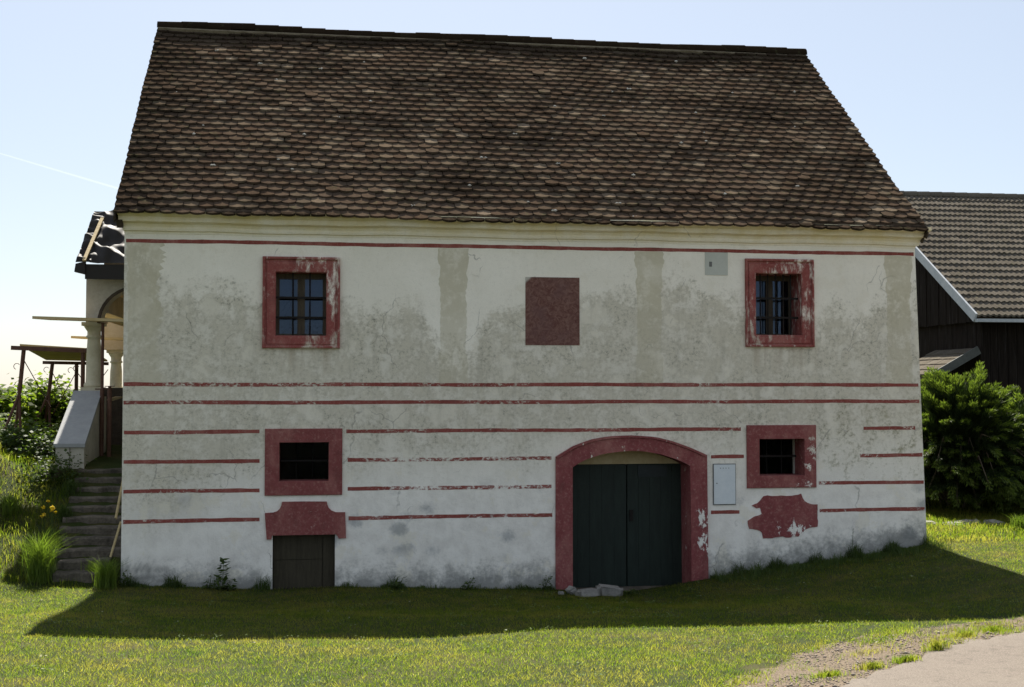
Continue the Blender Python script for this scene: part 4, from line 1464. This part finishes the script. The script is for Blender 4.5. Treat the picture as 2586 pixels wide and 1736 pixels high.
def leaf_cloud(C, size, flat=0.0, aspect=0.6):
    """one four-sided leaf per centre; flat 1 keeps it horizontal"""
    n = len(C)
    nrm = rng.normal(size=(n, 3))
    nrm[:, 2] = np.abs(nrm[:, 2]) + flat * 4
    nrm /= np.linalg.norm(nrm, axis=1)[:, None]
    u = np.cross(nrm, rng.normal(size=(n, 3)))
    u /= np.linalg.norm(u, axis=1)[:, None]
    v = np.cross(nrm, u)
    s = size * rng.uniform(0.6, 1.3, n)[:, None]
    V = np.stack([C - u * s / 2, C + v * s * aspect / 2 - nrm * s * 0.08, C + u * s / 2, C - v * s * aspect / 2 - nrm * s * 0.08], 1).reshape(-1, 3)
    F = np.arange(4 * n).reshape(-1, 4)
    return V, F


CC = np.repeat(PC, 6, 0) + rng.normal(0, 0.03, (n * 6, 2))
C3 = np.stack([CC[:, 0], CC[:, 1], G(CC[:, 0], CC[:, 1]) + rng.uniform(0.02, 0.055, len(CC))], 1)
V, F = leaf_cloud(C3, 0.022, 0.6, 0.8)
me = np_mesh('clover', V, F, 'clover')
tag(link('clover', me, None), 'clover and broad leaves scattered in the lawn', 'clover', None, 'stuff')

# gravel beside the lane
n = 16000
gx_ = rng.uniform(3.0, 13.0, n)
t_ = rng.uniform(-0.15, 1.05, n)
gy_ = grav_y(gx_) * (1 - t_) + road_y(gx_) * t_
okp = patchy(gx_, gy_, 1.6) > 0.35
gx_, gy_ = gx_[okp], gy_[okp]
n = len(gx_)
r_ = rng.gamma(1.6, 0.0022, n) + 0.0025
oc = np.array([(1, 0, 0), (-1, 0, 0), (0, 1, 0), (0, -1, 0), (0, 0, .7), (0, 0, -.7)], float)
cen = np.stack([gx_, gy_, G(gx_, gy_) + r_ * 0.3], 1)
V = (cen[:, None, :] + (oc[None] * rng.uniform(0.7, 1.3, (n, 6, 1))) * r_[:, None, None]).reshape(-1, 3)
tri = np.array([(0, 2, 4), (2, 1, 4), (1, 3, 4), (3, 0, 4), (2, 0, 5), (1, 2, 5), (3, 1, 5), (0, 3, 5)])
F = (np.arange(n)[:, None, None] * 6 + tri[None]).reshape(-1, 3)
me = np_mesh('gravel', V, F, 'pebble')
tag(link('gravel', me, None), 'loose gravel strewn between lawn and lane', 'gravel', None, 'stuff')


# low irregular patches of grass that have crept over the gravel
pts = []
for i in range(60):
    cx = rng.uniform(4.8, 12.0)
    tq = rng.uniform(-0.1, 1.0)
    cy = float(grav_y(cx) * (1 - tq) + road_y(cx) * tq)
    k = int(rng.uniform(25, 170))
    rr = rng.uniform(0.05, 0.17)
    q = np.stack([cx + rng.normal(0, rr * 1.5, k), cy + rng.normal(0, rr * 0.6, k)], 1)
    q[:, 1] += (q[:, 0] - cx) * 0.55
    pts.append(q)
pts = np.concatenate(pts)
pts = pts[pts[:, 1] > road_y(pts[:, 0]) - 0.03]
me = blades('lane_edge_grass', pts, 0.02, 0.075, 0.004, 0.008, 'grass', 1.2)
tag(link('lane_edge_grass', me, None), 'sparse grass creeping over the gravel beside the lane', 'grass', None, 'stuff')


# grass tufts: separate plants
def tuft(name, x, y, n, h, spread, mat, label, cat='grass tuft', group=None, wide=0.010, squash=1.0):
    ang = rng.uniform(0, 2 * np.pi, n)
    rad = np.abs(rng.normal(0, spread * 0.35, n))
    P = np.stack([x + rad * np.cos(ang), y + squash * rad * np.sin(ang) + (1 - squash) * rad * np.cos(ang) * 0.7], 1)
    P = np.where((np.hypot(P[:, 0] - x, P[:, 1] - y) < spread * 0.75)[:, None], P, np.array([[x, y]]))
    me = blades(name, P, h * 0.45, h, wide * 0.6, wide, mat, 0.75, 2)
    return tag(link(name, me, None), label, cat, group)


tuft('grass_tuft', -1.0, -0.02, 560, 0.74, 0.30, 'tall_grass', 'big bright tuft of tall grass at the foot of the stairs, left side', 'grass tuft', 'tall grass tufts at the stairs')
tuft('grass_tuft', -0.14, -0.25, 420, 0.46, 0.24, 'tall_grass', 'bright leafy tuft between bottom step and house corner', 'grass tuft', 'tall grass tufts at the stairs')
tuft('grass_tuft', -1.75, 1.6, 420, 0.30, 0.24, 'tall_grass', 'sunlit tuft high on the bank left of the yellow flowers', 'grass tuft', 'tall grass tufts at the stairs')
tuft('grass_tuft', -0.35, 0.10, 160, 0.26, 0.22, 'tall_grass', 'thin weedy tuft growing on the lowest steps', 'grass tuft', 'tall grass tufts at the stairs')
tuft('grass_tuft', -0.98, 0.75, 260, 0.30, 0.20, 'weed', 'dark weedy tuft on the left edge of the stairs, fourth step', 'grass tuft', 'tall grass tufts at the stairs')
tuft('grass_tuft', -0.98, 1.45, 260, 0.26, 0.20, 'weed', 'dark weedy tuft on the left edge of the stairs, halfway up', 'grass tuft', 'tall grass tufts at the stairs')
tuft('grass_tuft', -1.02, 2.15, 240, 0.24, 0.20, 'weed', 'dark weedy tuft at the top of the stairs beside the parapet', 'grass tuft', 'tall grass tufts at the stairs')
tuft('grass_tuft', 13.2, 1.0, 200, 0.30, 0.25, 'tall_grass', 'pale tuft of long grass beside the paving stones on the right')
for i, (x, y, h, lab) in enumerate(((7.78, -6.72, 0.16, 'grass tuft at the lane edge, the largest one'), (7.26, -7.2, 0.11, 'low grass tuft at the lane edge below the largest one'), (6.85, -7.43, 0.11, 'low tuft in the gravel by the lane, bottom of the picture'), (8.44, -6.0, 0.10, 'small tuft in the gravel, second from the right edge'), (8.95, -5.6, 0.10, 'small tuft in the gravel nearest the right edge'), (6.37, -7.7, 0.08, 'flat green tuft at the bottom edge beside the gravel'))):
    tuft('grass_tuft', x, y, 320, h * 0.75, 0.26, 'grass', lab, 'grass tuft', 'tufts along the lane', 0.007, 0.45)


# leafy weeds
def weed(name, x, y, h, nleaf, size, label, pinnate=False, group=None, spread=0.12):
    t = thing(name, label, 'plant', group)
    z = g1(x, y)
    tops = []
    st = MB()
    ns = 1 if pinnate else 5
    C = []
    for s in range(ns):
        tx, ty_ = (0.02, -0.01) if pinnate else (random.uniform(-spread, spread), random.uniform(-spread, 0.02))
        hh = h * (1 if s == 0 else random.uniform(0.4, 0.9))
        st.bar((x, y, z - 0.02), (x + tx, y + ty_, z + hh), 0.005, 5, 0.002)
        for j in range(nleaf):
            f = 0.25 + 0.75 * j / max(1, nleaf - 1)
            ww = (1.05 - f * 0.7) * spread
            for sd_ in (-1, 1):
                C.append((x + tx * f + sd_ * ww * random.uniform(0.3, 1.0), y + ty_ * f + random.uniform(-0.5, 0.3) * ww, z + hh * f + random.uniform(-0.01, 0.01) - ww * 0.12))
    st.build('stem', 'weed', t)
    V, F = leaf_cloud(np.array(C), size, 0.5, 0.5)
    link('leaves', np_mesh('leaves', V, F, 'weed'), None, t)
    return t


weed('wall_sapling', 1.29, -0.12, 0.40, 14, 0.12, 'small dark sapling with layered leaves against the white wall', True, None, 0.10)
weed('wall_weed', 1.12, -0.10, 0.18, 6, 0.06, 'low weed just left of the dark sapling at the wall')
weed('wall_weed', 1.36, -0.16, 0.16, 8, 0.08, 'broad low leaves at the foot of the dark sapling')
weed('wall_weed', 0.75, -0.08, 0.14, 6, 0.05, 'small weed midway between house corner and sapling')
weed('wall_weed', 4.5, -0.10, 0.14, 6, 0.05, 'small weed under the faint grey smudges of the lower wall')
weed('wall_weed', 3.55, -0.12, 0.16, 6, 0.06, 'low leafy weed at the wall right of the cellar door')
weed('wall_weed', 5.55, -0.08, 0.20, 6, 0.05, 'low weed at the wall beside the left jamb of the gate')
weed('wall_weed', 6.62, -0.45, 0.10, 5, 0.05, 'tiny weed right of the stones before the gate')
weed('wall_weed', 9.95, -0.12, 0.42, 7, 0.03, 'thin tall stalk against the wall near the right corner', True, None, 0.03)
weed('wall_weed', 0.12, -0.10, 0.22, 6, 0.06, 'dark weed at the left corner of the house')

# yellow flowers on the bank
fl_ = thing('yellow_flower', 'small clump of yellow flowers on the bank beside the stairs', 'flower')
fst = MB()
fpt = []
for i in range(9):
    x, y = -1.12 + random.uniform(-0.10, 0.13), 0.95 + random.uniform(-0.1, 0.1)
    z = g1(x, y)
    tx, ty_, tz = x + random.uniform(-0.04, 0.04), y - 0.03, z + random.uniform(0.34, 0.50)
    fst.bar((x, y, z - 0.02), (tx, ty_, tz), 0.005, 5, 0.003)
    fpt = [(tx + random.gauss(0, 0.012), ty_ + random.gauss(0, 0.012), tz + random.gauss(0, 0.008)) for j in range(12)]
    V, F = leaf_cloud(np.array(fpt), 0.036, 0.3, 0.7)
    link('flower_head', np_mesh('flower_head', V, F, 'petal'), None, fl_)
fst.build('stem', 'weed', fl_)


# ------------------------------------------------------------------ shrubs
def leafy_shrub(x, y, rx_, ry_, h, nleaf, size, label, mat='vine', zb=None):
    t = thing('vine_shrub', label, 'shrub', 'shrubs behind the scaffold')
    z = g1(x, y) if zb is None else zb
    st = MB()
    tips = []
    for i in range(16):
        a_ = random.uniform(0, 2 * math.pi)
        r = random.uniform(0.3, 1.0)
        tip = Vector((x + rx_ * r * math.cos(a_), y + ry_ * r * math.sin(a_), z + h * random.uniform(0.45, 1.0) * (1 - 0.3 * r)))
        st.bar((x + random.uniform(-.1, .1), y + random.uniform(-.1, .1), z - 0.05), tip, 0.018, 5, 0.005)
        tips.append(tip)
    st.build('stems', 'bark', t)
    C = []
    per = nleaf // len(tips)
    for tip in tips:
        for j in range(per):
            f = random.random() ** 0.6
            b = Vector((x, y, z)) + (tip - Vector((x, y, z))) * f
            C.append(b + Vector((random.gauss(0, 0.16), random.gauss(0, 0.16), random.gauss(0, 0.13))))
    V, F = leaf_cloud(np.array(C), size, 0.3, 0.85)
    link('crown', np_mesh('crown', V, F, mat), None, t)


for a_ in ((-3.35, 7.6, 0.7, 0.6, 1.05, 1900, 0.12, 'bright vine shrub at the left edge of the picture'),
           (-2.75, 8.6, 0.5, 0.6, 1.15, 1700, 0.12, 'tallest vine shrub behind the scaffold legs'),
           (-2.15, 9.0, 0.5, 0.6, 0.95, 1500, 0.12, 'vine shrub between scaffold and parapet'),
           (-4.4, 7.4, 0.8, 0.7, 1.0, 1200, 0.12, 'vine shrub just outside the left edge, behind the bank'),
           (-2.75, 5.9, 0.55, 0.4, 0.50, 1100, 0.09, 'low leafy shrub at the feet of the scaffold'),
           (-1.85, 5.6, 0.35, 0.4, 0.38, 800, 0.08, 'low shaded shrub close to the sloping parapet'),
           (-2.3, 4.2, 0.5, 0.30, 0.45, 1500, 0.07, 'dark ground shrub added to deepen the shade below the scaffold', 'weed'),  # dark shrubs from here on are added, standing in for shade on the bank
           (-1.72, 3.5, 0.32, 0.30, 0.38, 1300, 0.06, 'dark undergrowth added for the shade left of the parapet block', 'weed'),
           (-2.9, 3.7, 0.5, 0.30, 0.42, 1300, 0.06, 'dark undergrowth added for the shade at the left edge above the bank', 'weed'),
           (-1.35, 2.55, 0.30, 0.18, 0.26, 1000, 0.05, 'low dark undergrowth added for the shade at the foot of the parapet block', 'weed')):
    leafy_shrub(*a_)


def juniper(x, y, rx_, ry_, h, nplume, label, seed):
    r = random.Random(seed)
    t = thing('juniper_shrub', label, 'shrub', 'junipers right of the house')
    z = g1(x, y)
    st = MB()
    sets = {'crown': ([], [], []), 'spray_tips': ([], [], [])}
    for i in range(nplume):
        a_ = r.uniform(0, 2 * math.pi)
        lev = (i + 0.5) / nplume
        rad = math.sqrt(max(0.0, 1 - (lev * 0.94) ** 1.6)) * r.uniform(0.65, 1.08)
        tip = Vector((x + rx_ * rad * math.cos(a_), y + ry_ * rad * math.sin(a_), z + 0.10 + h * lev * r.uniform(0.85, 1.08)))
        root = Vector((x + rx_ * rad * 0.25 * math.cos(a_), y + ry_ * rad * 0.25 * math.sin(a_), z + h * lev * 0.45))
        mid = root.lerp(tip, 0.55) + Vector((0, 0, 0.34 * h * (1 - lev) * r.uniform(0.4, 1.0) + 0.16))
        if i % 3 == 0:
            st.bar(root, mid, 0.022, 5, 0.012)
            st.bar(mid, tip, 0.012, 5, 0.003)
        nseg = 16
        for s_ in range(nseg):
            f = 0.22 + 0.78 * s_ / (nseg - 1)
            p = root * (1 - f) ** 2 + mid * 2 * f * (1 - f) + tip * f * f
            d0 = ((mid - root) * (1 - f) + (tip - mid) * f).normalized()
            ln = 0.25 * (1.15 - 0.85 * max(0, (f - 0.45) / 0.55))
            key = 'spray_tips' if f > 0.80 else 'crown'
            for q in range(19):
                side = Vector((r.gauss(0, 1), r.gauss(0, 1), r.gauss(0, 0.22))).normalized()
                d = (d0 * 1.25 + side * 0.7).normalized()
                C_, D_, L_ = sets[key]
                C_.append(p + side * r.uniform(0, 0.05))
                D_.append(d)
                L_.append(ln * r.uniform(0.45, 1.15))
    st.build('branches', 'bark', t)
    for key, (C_, D_, L_) in sets.items():
        C, D, L = np.array(C_), np.array(D_), np.array(L_)[:, None]
        n = len(C)
        sd_ = np.cross(D, rng.normal(size=(n, 3)))
        sd_ /= np.linalg.norm(sd_, axis=1)[:, None]
        w = 0.0078
        V = np.stack([C, C + D * L * 0.45 + sd_ * w, C + D * L, C + D * L * 0.45 - sd_ * w], 1).reshape(-1, 3)
        link(key, np_mesh(key, V, np.arange(4 * n).reshape(-1, 4), 'juniper' if key == 'crown' else 'juniper_tip'), None, t)


juniper(13.75, 3.9, 1.35, 1.9, 2.25, 420, 'tall dark juniper leaning against the right corner of the house', 3)
juniper(15.1, 3.9, 1.7, 2.0, 1.85, 440, 'broad juniper with sunlit sprays in front of the barn', 5)
juniper(16.9, 4.3, 1.7, 1.9, 1.55, 360, 'lowest juniper, cut off by the right edge of the picture', 8)
weed('climber_sprig', 13.55, 6.9, 3.2, 5, 0.10, 'thin green sprig rising in front of the barn gable', True, None, 0.06)

# contrail far off in the sky
t = NT('ice_cloud')
d_ = t.node('ShaderNodeBsdfTranslucent')
d_.inputs[0].default_value = (0.9, 0.9, 0.9, 1)
tr_ = t.node('ShaderNodeBsdfTransparent')
ms_ = t.node('ShaderNodeMixShader')
ms_.inputs[0].default_value = 0.025
t.t.links.new(tr_.outputs[0], ms_.inputs[1])
t.t.links.new(d_.outputs[0], ms_.inputs[2])
t.t.links.new(ms_.outputs[0], t.out.inputs[0])
MAT['contrail'] = t.m
tag(MB().bar((-960, 4000, 722), (-560, 4000, 608.5), 2.0, 8, 3.5).build('contrail', 'contrail'), 'faint thin white contrail in the sky left of the roof', 'contrail')
